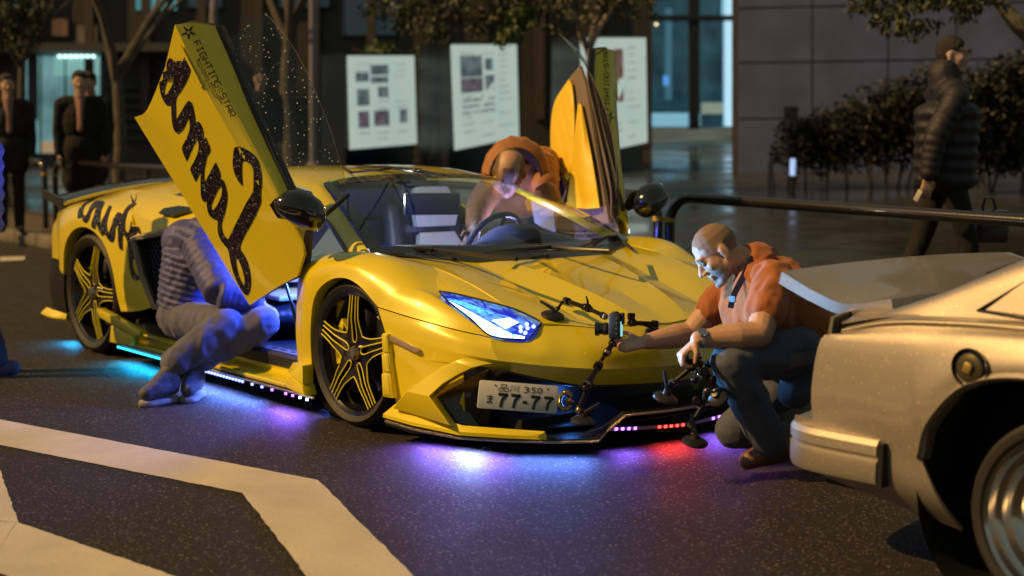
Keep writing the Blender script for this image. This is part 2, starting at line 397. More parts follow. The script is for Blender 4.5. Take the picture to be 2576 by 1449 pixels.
bump = surf([bt, bm_, br, bb], 4, 4, su=(3, 5), sv=(2,))
side_low = surf([bb[:3], [(.345, -1.0, .2), (.53, -.985, .26), (.735, -.93, .26)], [(.35, -.985, .12), (.54, -.97, .12), (.735, -.92, .12)]], 4, 3)
bfront = panel('front_bumper', [bump, side_low], YEL, 'center', out=(.4, 0, .4), angle=16)[0]
# air intake recess (black), hexagon grille, grey winglet, splitter
mb = MB()
mt = [(.845, -.84, .36), (.945, -.70, .32), (1.0, -.56, .287), (1.05, -.42, .276), (1.08, -.2, .264), (1.088, 0, .258)]
mi_ = [(p[0]-.16, p[1]*.96, p[2]-.02) for p in mt]; ml = [(p[0]-.16, p[1]*.96, .13) for p in mt]; mo = [(p[0]+.02, p[1], .115) for p in mt]
for sg in (1, -1):
    g = [spl([(p[0], p[1]*sg, p[2]) for p in row], 4) for row in (mt, mi_, ml, mo)]
    mb.grid(g, flip=sg < 0)
for sg in (1, -1): mb.grid([[V((.735, -.93*sg, .372)), V((.735, -.92*sg, .12))], [V((.845, -.845*sg, .362)), V((.80, -.85*sg, .12))], [V((.74, -.80*sg, .345)), V((.70, -.80*sg, .12))]])
mb.build('intake_recess', BLK, CAR, solid=.006)
mb = MB()
for sg in (1, -1):
    for row in range(4):
        for k in range(14):
            t = (k+.5*(row % 2))/14; c = spl([(p[0]-.10, p[1]*sg*.97, 0) for p in mt], 14); i = min(int(t*len(c)), len(c)-2); q = c[i].lerp(c[i+1], t*len(c)-i)
            z = .15+row*.032; tn = (c[i+1]-c[i]).normalized()
            if z > .27-.0*abs(q.y): continue
            mb.tube([q+tn*(.024*math.cos(a))+V((0, 0, .019*math.sin(a))) for a in [j*math.pi/3 for j in range(6)]], .0026, 4, closed=True)
gr = mb.build('intake_grille', BLK, CAR); gr['kind'] = 'stuff'
for sg in (1, -1):
    f = lambda p: V((p[0], p[1]*sg, p[2])); Q = lambda a, b, y: f(atc(a, b, 1, y)); mb = MB()
    w0, w1, w2, w3, w4, w5, w6 = Q(1088, 1003, -1.0), Q(1232, 926, -.885), Q(1286, 933, -.835), Q(1236, 951, -.865), Q(1164, 1015, -.925), Q(1209, 1074, -.885), Q(1126, 1062, -.985)
    bk = V((-.03, .03*sg, 0))
    for P in ((w0, w1, w3, w4), (w1, w2, w3), (w0, w4, w5, w6)): mb.prism(list(P), bk)
    mb.build('intake_winglet', CARB, CAR, bevel=.003)
    # yellow canard blade around the intake
    c0, c1, c2, c3 = Q(987, 1027, -1.055), Q(1022, 984, -1.06), Q(1079, 997, -1.065), Q(1131, 1070, -1.04)
    c4, c5, c6, c7 = Q(1144, 908, -1.01), Q(1164, 901, -.995), Q(1187, 925, -.985), Q(1225, 916, -.935)
    mb = MB()
    lo = [c0, c1, c1.lerp(c4, .35)+V((0, -.006*sg, .006)), c1.lerp(c4, .7)+V((0, -.006*sg, .008)), c4, c5]; hi = [c3, c2, c2.lerp(c6, .35)+V((0, -.004*sg, .012)), c2.lerp(c6, .7)+V((0, -.004*sg, .008)), c6, c7]
    bk = V((-.012, .045*sg, -.004)); L2 = [p+bk for p in lo]; H2 = [p+bk for p in hi]
    mb.grid([lo, hi]); mb.grid([hi, H2]); mb.grid([L2, lo]); mb.grid([H2, L2]); mb.add([c5, c7, c7+bk, c5+bk], [(0, 1, 2, 3)]); mb.add([c0, c3, c3+bk, c0+bk], [(0, 1, 2, 3)])
    mb.build('canard', YEL, CAR, bevel=.004, angle=20)
    # bolted arch flare strip behind the wheel opening
    mb = MB()
    for z0, z1, w in ((.385, .46, .034), (.30, .375, .040), (.20, .29, .046)):
        mb.prism([f((.318, -1.045, z0)), f((.318+w, -1.036, z0)), f((.312+w*.75, -1.036, z1)), f((.31, -1.045, z1))], V((0, .03*sg, 0)))
    mb.prism([f((.312, -1.04, .19)), f((.372, -1.03, .19)), f((.338, -1.03, .465)), f((.310, -1.04, .465))], V((0, .03*sg, 0)))
    mb.build('arch_flare', YEL, CAR, bevel=.004)
    # side repeater lamp
    mb = MB(); mb.prism([f((.33, -1.025, .462)), f((.51, -1.014, .425)), f((.535, -1.012, .412)), f((.515, -1.016, .402)), f((.335, -1.028, .435))], V((0, .02*sg, 0)))
    mb.build('side_marker', mat('marker_lens', (.30, .22, .15), .15, coat=1), CAR, bevel=.003)
# splitter: black plate edged with rhinestones, yellow outer blades, raised centre
SP = [(.34, -1.045, .10), (.55, -1.05, .10), (.78, -.99, .095), (.95, -.86, .095), (1.08, -.73, .095), (1.17, -.585, .095), (1.135, -.51, .115), (1.16, -.42, .18), (1.20, -.2, .18), (1.205, 0, .18)]
mb = MB()
for sg in (1, -1):
    o = [V((p[0], p[1]*sg, p[2])) for p in SP]; i = [V((p[0]-.28 if k > 3 else p[0]-.1, p[1]*sg*.8, p[2]+.01)) for k, p in enumerate(SP)]
    dn = V((0, 0, -.016)); mb.grid([i, o], 0, sg < 0); mb.grid([o, [p+dn for p in o]], 0, sg < 0); mb.grid([[p+dn for p in o], [p+dn for p in i]], 0, sg < 0)
mb.build('splitter', CARB, CAR, angle=20)
mb = MB(); mb.tube([V((p[0]+.004, p[1], p[2]-.012)) for p in SP]+[V((p[0]+.004, -p[1], p[2]-.012)) for p in SP[::-1]][1:], .0065, 6); mb.build('rhinestone_edge', RHINE, CAR)
for sg in (1, -1):
    mb = MB(); P = [(.33, -1.05, .118), (.55, -1.058, .120), (.80, -1.0, .113), (.96, -.87, .110), (1.05, -.77, .108)]; Q = [(.36, -1.0, .165), (.56, -1.02, .158), (.80, -.985, .138), (.93, -.85, .128), (1.02, -.755, .122)]
    o = [V((p[0], p[1]*sg, p[2])) for p in P]; q = [V((p[0], p[1]*sg, p[2])) for p in Q]; dn = V((0, 0, -.014))
    mb.grid([q, o]); mb.grid([o, [p+dn for p in o]]); mb.prism([o[-1], q[-1], q[-1]+dn, o[-1]+dn], V((.012, .008*sg, 0)))
    mb.build('splitter_blade', YEL, CAR, solid=.004, angle=25)
    mb = MB(); a = [V((p[0]+.0, p[1]*sg*.994, .106)) for p in P[:4]]; mb.grid([a, [p+V((0, 0, -.05 if k < 2 else -.02)) for k, p in enumerate([V((x[0], x[1]*sg*.99, .12)) for x in P[:4]])]])
    mb.build('splitter_skirt', BLK, CAR, solid=.004)
# LED tape under the raised centre of the splitter
mb = MB(); tape = [V((1.115, -.50, .112)), V((1.125, -.25, .09)), V((1.13, 0, .075)), V((1.12, .28, .085)), V((1.10, .5, .10))]
tp = spl(tape, 14)
mb.ribbon([p+V((.0, 0, 0)) for p in tp], .0075, (1, 0, .0), 0)
mb.build('led_tape', mat('tape_grey', (.35, .33, .33), .5), CAR, recalc=True)
for k in range(3, len(tp), 1):
    t = k/len(tp)
    if t < .18: m, ok = LPU, k % 2 == 0
    elif .30 < t < .46: m, ok = LRE, k % 2 == 0
    elif t > .62: m, ok = LPU, k % 2 == 0
    else: ok = False
    if ok: mb = MB(); mb.box(tp[k]+V((.003, 0, 0)), (.004, .013, .011)); mb.build('led', m, CAR)
# black star on the centre panel
mb = MB(); mb.prism([V((1.075, .105+.03*(1 if j % 2 == 0 else .42)*math.sin(j*math.pi/5), .222+.022*(1 if j % 2 == 0 else .42)*math.cos(j*math.pi/5))) for j in range(10)], V((-.004, 0, 0)))
mb.build('star_emblem', mat('olive_glitter', (.22, .24, .04), .3, metal=.6, bump=.8, bscale=300), CAR)
# ---- headlights
def bowlmat():
    if 'lamp_bowl_blue' in MATS: return MATS['lamp_bowl_blue']
    m = mat('lamp_bowl_blue', (.03, .05, .30), .15, metal=.7, emit=(.03, .05, .55), estr=1.0); nt = m.node_tree; b = nt.nodes['Principled BSDF']; n = _noise(nt, 11, 3, dist=1.5)
    nt.links.new(_mix(nt, _ramp(nt, n.outputs[0], .42, .68), (.018, .02, .42), (.25, .60, 1.0)), b.inputs['Emission Color']); return m
def litmat(name, a, b_, s):
    if name in MATS: return MATS[name]
    m = emat(name, a, s); nt = m.node_tree; b = nt.nodes['Principled BSDF']; n = _noise(nt, 24, 3, dist=1)
    nt.links.new(_mix(nt, _ramp(nt, n.outputs[0], .35, .62), a, b_), b.inputs['Emission Color']); return m
for sg in (1, -1):
    f = lambda p: V((p[0], p[1]*sg, p[2]))
    top = [(.46, -.85, .643), (.54, -.80, .632), (.71, -.67, .586), (.80, -.625, .553), (.84, -.60, .53)]
    low = [(.46, -.85, .643), (.55, -.872, .610), (.70, -.865, .548), (.81, -.845, .489), (.87, -.70, .468)]
    cen = [(.46, -.85, .643), (.548, -.838, .626), (.715, -.775, .573), (.82, -.72, .522), (.868, -.655, .498)]
    g = surf([[f(p) for p in r] for r in (top, cen, low)], 5, 3)
    hl = MB().grid([[p+V((0, 0, .004)) for p in r] for r in g]).build('headlight', HLG, CAR, out=(.4, 0, 0))
    gi = [[p+V((-.035, .012*sg, -.03)) for p in r] for r in g]
    mb = MB(); mb.grid(gi); mb.grid([g[0], gi[0]]); mb.grid([g[-1], gi[-1]])
    mb.build('lamp_bowl', bowlmat(), hl, solid=.003)
    # lit elements: Y shaped light guide, long lower tube, side lens
    lit = litmat('headlight_white', (.10, .48, 1), (.62, .88, 1), 5); lit2 = litmat('headlight_cyan', (.03, .06, .8), (.10, .55, 1), 2.2)
    def gp(u, v, h=.012):
        a = g[min(int(v*(len(g)-1)), len(g)-2)]; b = g[min(int(v*(len(g)-1)), len(g)-2)+1]; fv = v*(len(g)-1)-min(int(v*(len(g)-1)), len(g)-2)
        x = u*(len(a)-1); i = min(int(x), len(a)-2); q = a[i].lerp(a[i+1], x-i).lerp(b[i].lerp(b[i+1], x-i), fv)
        return q+V((-.02, .006*sg, -.016+h*.3))
    mb = MB(); mb.grid([[gp(u, .93) for u in (.12, .35, .6, .8, .97)], [gp(u, .66) for u in (.16, .36, .62, .80, .93)]]); mb.build('light_guide', lit, hl, solid=.003)
    mb = MB(); mb.grid([[gp(u, .60) for u in (.56, .70)], [gp(u, .26) for u in (.60, .70)]]); mb.build('light_guide', lit, hl, solid=.003)
    mb = MB(); mb.grid([[gp(u, .55) for u in (.2, .35, .5)], [gp(u, .30) for u in (.22, .36, .52)]]); mb.build('light_guide', lit2, hl, solid=.003)
    mb = MB()
    for k, (u, v) in enumerate(((.80, .22), (.86, .35), (.83, .52), (.90, .55), (.92, .2), (.78, .4))): mb.ball(gp(u, v, .03), .009, 8)
    mb.build('led_lens', emat('led_lens', (.5, .6, 1), 2.0), hl)
    mb = MB(); mb.tube([p+V((0, 0, .004)) for p in g[0]]+[p+V((0, 0, .004)) for p in g[-1][::-1]], .004, 6, closed=True); mb.build('headlight_trim', mat('dark_glitter', (.05, .045, .03), .35, metal=.5, bump=.6, bscale=300), hl)
    hs = bpy.data.lights.new('headlight_beam', 'SPOT'); hs.energy = 95; hs.spot_size = math.radians(88); hs.spot_blend = .7; hs.color = (.16, .5, 1); hs.shadow_soft_size = .05
    ho = bpy.data.objects.new('headlight_beam', hs); COL.objects.link(ho); ho.parent = CAR; ho.location = f((.93, -.74, .53))-WLOC[CAR.name]
    ho.rotation_euler = V((-1, -.28*sg, -.42)).to_track_quat('Z', 'Y').to_euler()
# ---- cowl vents in the bonnet corners
for sg in (1, -1):
    f = lambda p: V((p[0], p[1]*sg, p[2])); mb = MB()
    mb.prism([f((-.085, -.745, .765)), f((.20, -.55, .751)), f((.215, -.565, .742)), f((-.02, -.74, .760))], V((0, 0, .005)))
    mb.build('bonnet_vent', GLOSSB, CAR)
    mb = MB(); mb.prism([f((.30, -.05 if sg < 0 else -.17, .735)), f((.30, -.02 if sg < 0 else -.2, .735)), f((.36, -.0 if sg < 0 else -.2, .716)), f((.36, -.1 if sg < 0 else -.1, .716))], V((0, 0, .004)))
# dark mesh vent on the bonnet centre, seen through the wet
vp = [bon]; mb = MB(); A = [atc(a, b, 2, z) for a, b, z in ((1357, 654, .718), (1427, 657, .712), (1466, 663, .702), (1384, 668, .70))]
mb.prism([p+V((0, 0, .008)) for p in A], V((0, 0, -.004))); mb.build('bonnet_vent', mat('vent_mesh', (.05, .035, .01), .5, var=.6, vscale=200), CAR)
# ---- windscreen, scuttle, pillars, roof
WB = [(-.07, -.83, .762), (.03, -.62, .765), (.13, -.40, .762), (.19, -.2, .762), (.20, 0, .762)]
WT = [(-.86, -.585, 1.055), (-.845, -.45, 1.085), (-.83, -.3, 1.098), (-.82, -.15, 1.103), (-.815, 0, 1.105)]
WM = [((a[0]+b[0])/2+.02, (a[1]+b[1])/2-.01, (a[2]+b[2])/2+.028) for a, b in zip(WB, WT)]; WM[-1] = (WM[-1][0], 0, WM[-1][2])
ws = surf([WB, WM, WT], 4, 6)
wsc = panel('windscreen', [ws], WSG, 'center', solid=0)[0]
scut = surf([[(-.085, -.80, .757), (.08, -.60, .744), (.23, -.31, .728), (.25, -.12, .732), (.255, 0, .733)], WB], 4, 3)
panel('scuttle_panel', [scut], CARB, 'center', solid=.006, out=(0, 0, 0))
WBf, WTf = spl(WB, 4), spl(WT, 4)
# sun strip with lettering along the top of the screen
def wsp(u, v, off=.004):
    row = ws; n = len(row)-1; m = len(row[0])-1; s = 1 if u >= 0 else -1; x = (1-abs(u))*m; y = v*n
    i, j = min(int(x), m-1), min(int(y), n-1); a = row[j][i].lerp(row[j][i+1], x-i); b = row[j+1][i].lerp(row[j+1][i+1], x-i); q = a.lerp(b, y-j)
    return V((q.x, -q.y if u >= 0 else q.y, q.z))+V((.35, 0, .94))*off
mb = MB(); mb.grid([[wsp(u/12, .985, .003) for u in range(-12, 13)], [wsp(u/12, .90, .003) for u in range(-12, 13)]]); mb.build('sun_strip', mat('sunstrip_film', (.02, .017, .012), .3), wsc)
for sg in (1, -1):
    f = lambda p: V((p[0], p[1]*sg, p[2])); mb = MB()
    mb.grid([[wsp(-sg*1.0, v/8, .003) for v in range(9)], [wsp(-sg*.93, v/8, .003) for v in range(9)]]); mb.grid([[wsp(-sg*u/8, 0.0, .003) for u in range(9)], [wsp(-sg*u/8, .07, .003) for u in range(9)]])
    mb.build('glass_border', GLOSSB, wsc)
# stroke letters: techno face used for the team name
GL = {'F': [[(1, 1), (0, 1), (0, 0)], [(0, .5), (.8, .5)]], 'I': [[(.5, 1), (.5, 0)], [(.2, 1), (.8, 1)], [(.2, 0), (.8, 0)]], 'G': [[(1, 1), (.15, 1), (0, .85), (0, .15), (.15, 0), (1, 0), (1, .5), (.5, .5)]],
      'H': [[(0, 1), (0, 0)], [(1, 1), (1, 0)], [(0, .5), (1, .5)]], 'T': [[(0, 1), (1, 1)], [(.5, 1), (.5, 0)]], 'N': [[(0, 0), (0, 1), (.8, 1), (1, .85), (1, 0)]],
      'S': [[(1, 1), (.15, 1), (0, .85), (0, .6), (.15, .5), (.85, .5), (1, .4), (1, .15), (.85, 0), (0, 0)]], 'A': [[(0, 0), (0, .8), (.2, 1), (1, 1), (1, 0)], [(0, .42), (1, .42)]],
      'R': [[(0, 0), (0, 1), (.85, 1), (1, .85), (1, .55), (.85, .45), (.2, .45), (1, 0)]]}
def team(mapf, nrm, w=.10, lay=None):
    """writes FIGHTING*STAR through mapf(x,y) with x 0..1 along the word"""
    mb = MB(); word = 'FIGHTING*STAR'; n = len(word)
    for k, ch in enumerate(word):
        x0, cw = k/n, .74/n
        if ch == '*':
            for a in range(5):
                t = a*2*math.pi/5+.3; c = (x0+cw*.5, .5); pts = [(c[0]+cw*.15*math.cos(t), .5+.12*math.sin(t)), (c[0]+cw*.55*math.cos(t+.28), .5+.48*math.sin(t+.28)), (c[0]+cw*.62*math.cos(t-.2), .5+.5*math.sin(t-.2))]
                mb.add([mapf(*p) for p in pts], [(0, 1, 2)])
            continue
        for st in GL[ch]:
            P = [mapf(x0+cw*px+.10*cw*(py-.5), py) for px, py in st]; mb.ribbon(P, w*(mapf(0, 1)-mapf(0, 0)).length, nrm)
    return mb
mb = team(lambda x, y: wsp(-.86+1.72*x, .908+.065*y, .006), (.35, 0, .94), .07); mb.build('sunstrip_lettering', mat('sunstrip_gold', (.30, .20, .05), .4), wsc)['kind'] = 'stuff'
panel('a_pillar', [surf([[(-.07, -.835, .762), (-.46, -.715, .915), (-.86, -.59, 1.058)], [(-.13, -.85, .770), (-.47, -.745, .905), (-.86, -.62, 1.052)], [(-.25, -.838, .758), (-.50, -.77, .868), (-.88, -.645, 1.025)]], 5, 3)], YEL)
panel('roof', [surf([[(-.88, -.645, 1.025), (-1.15, -.625, 1.045), (-1.5, -.62, 1.045), (-1.8, -.64, 1.02)], [(-.86, -.588, 1.057), (-1.13, -.575, 1.082), (-1.5, -.57, 1.085), (-1.82, -.57, 1.06)],
                     [(-.845, -.45, 1.087), (-1.12, -.45, 1.116), (-1.5, -.45, 1.118), (-1.85, -.44, 1.09)], [(-.83, -.25, 1.101), (-1.1, -.25, 1.127), (-1.5, -.25, 1.130), (-1.88, -.25, 1.10)], [(-.815, 0, 1.107), (-1.1, 0, 1.124), (-1.5, 0, 1.126), (-1.9, 0, 1.098)]], 5, 4)], YEL, 'center', angle=40)
# line graphic on the roof
mb = MB(); G = [atc(a, b, 2, 1.127) for a, b in ((860, 421), (884, 435), (960, 428), (985, 425), (1040, 431), (1118, 442), (1040, 428), (985, 421), (955, 420), (870, 418))]
mb.tube([p+V((0, 0, .002)) for p in G], .006, 4)
for k in range(6): a = atc(905+k*22, 421+k*.6, 2, 1.130); mb.box(a, (.05, .03, .004)); mb.box(a+V((.05, .03, 0)), (.02, .09, .004))
mb.build('roof_graphic', PRINT, CAR)
# ---- rear bodywork
ra = [(-3.045, -1.035, .44), (-2.985, -1.048, .61), (-2.865, -1.052, .71), (-2.70, -1.055, .748), (-2.545, -1.052, .725), (-2.42, -1.048, .655), (-2.34, -1.045, .54), (-2.30, -1.035, .38), (-2.285, -1.02, .29)]
q1 = [(-3.10, -1.03, .46), (-3.08, -1.04, .66), (-2.95, -1.045, .775), (-2.72, -1.045, .825), (-2.48, -1.04, .80), (-2.32, -1.035, .72), (-2.24, -1.03, .60), (-2.19, -1.025, .42), (-2.17, -1.01, .30)]
q2 = [(-3.15, -1.015, .48), (-3.17, -1.01, .71), (-3.10, -.985, .83), (-2.78, -.96, .89), (-2.45, -.985, .875), (-2.25, -1.02, .79), (-2.18, -1.02, .66), (-2.10, -1.01, .44), (-2.05, -1.0, .32)]
q3 = [(-3.19, -.99, .50), (-3.24, -.985, .74), (-3.42, -.87, .815), (-2.95, -.83, .905), (-2.55, -.80, .965), (-2.20, -.985, .855), (-2.125, -1.0, .715), (-2.0, -.99, .45), (-1.93, -.98, .355)]
rq = surf([ra, q1, q2, q3], 5, 4)
rlip = [spl(ra, 5), spl([(p[0], p[1]+.06, p[2]-.01) for p in ra], 5)]
sh = surf([[(-2.125, -1.0, .715), (-1.89, -.99, .752), (-1.65, -.96, .787), (-1.46, -.93, .78)], [(-2.20, -.985, .855), (-1.95, -.985, .82), (-1.66, -.965, .795), (-1.46, -.94, .785)], [(-2.35, -.88, .93), (-1.98, -.90, .90), (-1.68, -.88, .865), (-1.46, -.87, .84)], [(-2.55, -.80, .965), (-2.05, -.80, .955), (-1.75, -.79, .93), (-1.46, -.78, .90)]], 4, 3, sv=(1,))
panel('rear_quarter', [rq, rlip, sh], YEL, out=(-2.5, -.2, .5))
dk = surf([[(-3.42, -.87, .815), (-2.95, -.83, .905), (-2.55, -.80, .965), (-2.05, -.80, .955)], [(-3.46, -.7, .85), (-2.95, -.66, .945), (-2.5, -.62, 1.01), (-1.98, -.62, 1.02)], [(-3.5, -.45, .87), (-2.95, -.42, .965), (-2.5, -.40, 1.04), (-1.86, -.44, 1.088)], [(-3.52, 0, .875), (-2.95, 0, .97), (-2.5, 0, 1.05), (-1.9, 0, 1.096)]], 5, 4)
panel('engine_deck', [dk], YEL, 'center', angle=40)
bt_ = surf([[(-2.05, -.80, .955), (-1.75, -.79, .93), (-1.46, -.78, .90)], [(-1.98, -.62, 1.02), (-1.80, -.645, 1.017), (-1.5, -.62, 1.043)]], 4, 3)
panel('quarter_window', [bt_], GLOSSB, solid=.004)
for sg in (1, -1):
    f = lambda p: V((p[0], p[1]*sg, p[2])); mb = MB()
    # shoulder scoop
    P = [onpl(a, b, V((-1.9, -.905, .905)), V((.12, -.55, .83))) for a, b in ((398, 538), (412, 526), (450, 520), (476, 523), (474, 531), (431, 543))]
    mb.prism([f((p.x, p.y, p.z+.006)) for p in P], V((0, .01*sg, -.01))); mb.build('shoulder_scoop', GLOSSB, CAR)
    # side air intake: crystal frame, honeycomb mesh
    fr = [f(p) for p in ((-1.48, -.945, .782), (-1.66, -.967, .787), (-1.89, -.998, .752), (-2.125, -1.008, .712), (-2.05, -1.0, .52), (-1.93, -.988, .352), (-1.74, -.96, .325))]
    mb = MB(); mb.tube(fr, [.012, .016, .02, .024, .022, .02, .014], 6); mb.build('intake_frame', RHINE, CAR)
    mb = MB(); cav = [f(p) for p in ((-1.46, -.80, .77), (-1.66, -.80, .78), (-1.89, -.80, .745), (-2.08, -.80, .70), (-2.02, -.80, .52), (-1.9, -.80, .36), (-1.72, -.80, .33))]
    mb.grid([fr, cav]); mb.add(cav, [tuple(range(7))]); mb.build('intake_duct', mat('duct_dark', (.012, .014, .02), .5), CAR)
    mb = MB()
    for i in range(13):
        for j in range(17):
            x = -2.07+.044*i+(.022 if j % 2 else 0); z = .345+.025*j
            if -2.115+.0 < x < -1.5 and z < .70+(x+2.1)*.18 and z > .36-(x+1.93)*.9*(1 if x < -1.93 else .15) and x > -2.11+(.71-z)*.47*.95:
                mb.tube([f((x+.021*math.sin(a), -.955, z+.0155*math.cos(a))) for a in [k*math.pi/3 for k in range(6)]], .0035, 4, closed=True)
    mb.build('intake_mesh', mat('mesh_blue_black', (.03, .04, .09), .25, metal=.6), CAR, smooth=False)['kind'] = 'stuff'
# tail, rear wing
mb = MB()
prof = [(-3.52, .875), (-3.62, .80), (-3.60, .60), (-3.55, .45), (-3.60, .30), (-3.55, .18)]
g = [[V((x+.16*abs(y/.95)**2.2, y*(.93 if z > .7 else 1), z-.03*abs(y/.95))) for y in (-.95, -.7, -.35, 0, .35, .7, .95)] for x, z in prof]; mb.grid(surf(g, 3, 3, sv=(1, 2, 3, 4))); mb.build('tail_panel', BLK, CAR, solid=.01, out=(-2, 0, .5))
for sg in (1, -1):
    f = lambda p: V((p[0], p[1]*sg, p[2])); mb = MB()
    mb.grid(surf([[f((-3.19, -.99, .50)), f((-3.24, -.985, .74)), f((-3.42, -.87, .815))], [f((-3.38, -.965, .48)), f((-3.42, -.94, .70)), f((-3.48, -.82, .79))], [f((-3.46, -.9, .46)), f((-3.5, -.85, .66)), f((-3.55, -.75, .75))]], 4, 4)); mb.build('rear_corner', YEL, CAR, solid=.01, out=(-2.7, 0, .5))
    mb = MB(); mb.grid(surf([[f((-3.10, -1.0, .50)), f((-3.12, -1.0, .32)), f((-3.10, -.99, .16))], [f((-3.30, -1.0, .52)), f((-3.34, -1.0, .34)), f((-3.30, -.99, .16))], [f((-3.5, -.9, .46)), f((-3.54, -.9, .32)), f((-3.5, -.9, .16))]], 4, 4)); mb.build('rear_bumper_corner', BLK, CAR, solid=.01, out=(-2.9, 0, .4))
    mb = MB(); mb.grid(surf([[f((-3.02, -1.03, .20)), f((-3.12, -1.05, .21)), f((-3.25, -1.06, .22))], [f((-3.02, -1.03, .16)), f((-3.13, -1.075, .165)), f((-3.28, -1.085, .175))], [f((-3.02, -.95, .14)), f((-3.13, -1.0, .14)), f((-3.27, -1.0, .15))]], 4, 4)); mb.build('rear_canard', YEL, CAR, solid=.012)
wg = []
for y in [k/8*.92 for k in range(-8, 9)]:
    e = abs(y/.92); z = .995-.10*e**2.4-.03*e; x = -3.42-.0*e
    wg.append([V((x-.14, y, z+.005)), V((x-.05, y, z+.016)), V((x+.05, y, z+.012)), V((x+.13, y, z-.006)), V((x+.05, y, z-.012)), V((x-.06, y, z-.012)), V((x-.14, y, z+.002))])
wing = MB().grid(wg).build('rear_wing', GLOSSB, CAR)
mb = MB(); mb.tube([r[3]+V((.004, 0, -.008)) for r in wg], .011, 6); mb.build('wing_lip', YEL, wing)
for sg in (1, -1):
    mb = MB(); mb.bar((-3.42, .40*sg, .86), (-3.42, .40*sg, .985), .14, .03, (1, 0, 0)); mb.build('wing_strut', BLK, wing)
    mb = MB(); mb.prism([(-3.57, .92*sg, .93), (-3.29, .92*sg, .885), (-3.28, .92*sg, .80), (-3.40, .92*sg, .845), (-3.57, .92*sg, .875)], V((0, .012*sg, 0))); mb.build('wing_end_plate', GLOSSB, wing)
# ---- sills and side skirts
for sg in (1, -1):
    f = lambda p: V((p[0], p[1]*sg, p[2])); mb = MB()
    def run(y, z, xs=(-2.28, -1.9, -1.5, -1.1, -.75, -.46)): return [f((x, y, z)) for x in xs]
    mb.grid([run(-.80, .245), run(-.925, .238), run(-.935, .225), run(-.93, .172)]); sill = mb.build('door_sill', mat('sill_dark', (.03, .03, .035), .35), CAR, solid=.004)
    mb = MB(); pts = [(.0, .0), (.0, .0)]; mb.prism([f((-.95, -.915, .2415)), f((-.52, -.915, .2415)), f((-.47, -.88, .2415)), f((-.5, -.845, .2415)), f((-.95, -.845, .2415))], V((0, 0, .003)))
    mb.build('sill_plate', mat('sill_steel', (.45, .45, .48), .3, metal=.8), sill)
    if sg == 1:
        mb = MB()
        for k, w in enumerate((.03, .045, .02, .035)): mb.box((-.84+.085*k, -.88, .2462), (w, .018, .002))
        mb.build('sill_lettering', PRINT, sill)
    mb = MB(); rows = [run(-.930, .172), run(-.925, .155), run(-.95, .135), run(-1.0, .128)]; mb.grid(surf(rows, 2, 3)); mb.build('side_skirt', YEL, CAR, solid=.006, out=(-1.3, 0, .2) if sg == 1 else (-1.3, 0, .2))
    mb = MB(); mb.tube(run(-1.045, .128), .011, 6); mb.build('skirt_lip', YEL, CAR)
    mb = MB(); mb.grid([run(-.99, .125), run(-1.05, .118), run(-1.055, .098), run(-1.0, .09), run(-.8, .09)]); mb.build('skirt_plate', CARB, CAR, solid=.004)
    mb = MB(); mb.tube(run(-1.058, .108, (-2.25, -1.6, -1.0, -.2)), .006, 6); mb.build('rhinestone_edge', RHINE, CAR)
    xs = [-2.24+.031*k for k in range(66)]
    for k, x in enumerate(xs):
        m = LCY if x < -1.55 else LBL if x < -.62 else LPU if x < -.36 else LWH
        if x > -.55 and k % 2: continue
        if -.85 < x < -.5 and k % 3: continue
        if sg == 1 or k % 4 == 0: mb = MB(); mb.box(f((x, -1.062, .094)), (.012, .007, .010)); mb.build('led', m, CAR)
    # fins at both ends of the skirt
    mb = MB(); mb.prism([f((-.475, -1.03, .195)), f((-.405, -1.045, .245)), f((-.305, -1.055, .245)), f((-.295, -1.06, .155)), f((-.405, -1.06, .19))], V((0, .06*sg, 0))); mb.prism([f((-.405, -1.055, .184)), f((-.295, -1.065, .152)), f((-.265, -1.07, .108)), f((-.485, -1.05, .122))], V((0, .07*sg, 0))); mb.build('skirt_fin', YEL, CAR, bevel=.004)
    mb = MB(); t = lambda a, b, y: f(tuple(atc(a, b, 1, y)))
    mb.prism([t(243, 775, -1.10), t(350, 833, -1.10), t(352, 841, -1.10), t(333, 846, -1.10), t(247, 797, -1.10)], V((0, .05*sg, 0)))
    mb.prism([t(279, 818, -1.09), t(333, 846, -1.09), t(329, 870, -1.09), t(275, 861, -1.09)], V((0, .04*sg, 0))); mb.build('rear_skirt_fin', YEL, CAR, bevel=.004)
    # floor/inner sill, wheel housings
    mb = MB(); mb.lathe([(.36, 0), (.36, .30), (.05, .30)], f((0, -.985, .335)), (0, sg, 0), 24); mb.build('wheel_housing', DARK, CAR)
    mb = MB(); mb.lathe([(.385, 0), (.385, .36), (.05, .36)], f((-2.7, -1.0, .36)), (0, sg, 0), 24); mb.build('wheel_housing', DARK, CAR)
mb = MB(); mb.box((-1.2, 0, .13), (4.3, 1.60, .06)); mb.build('floor_pan', DARK, CAR)
# black valance between the wheels and the engine bay wall so nothing shows through
mb = MB(); mb.box((-2.5, 0, .5), (1.75, 1.42, .6)); mb.build('engine_bay', DARK, CAR)
mb = MB(); mb.box((.30, 0, .36), (.5, 1.1, .36)); mb.build('front_boot', DARK, CAR)
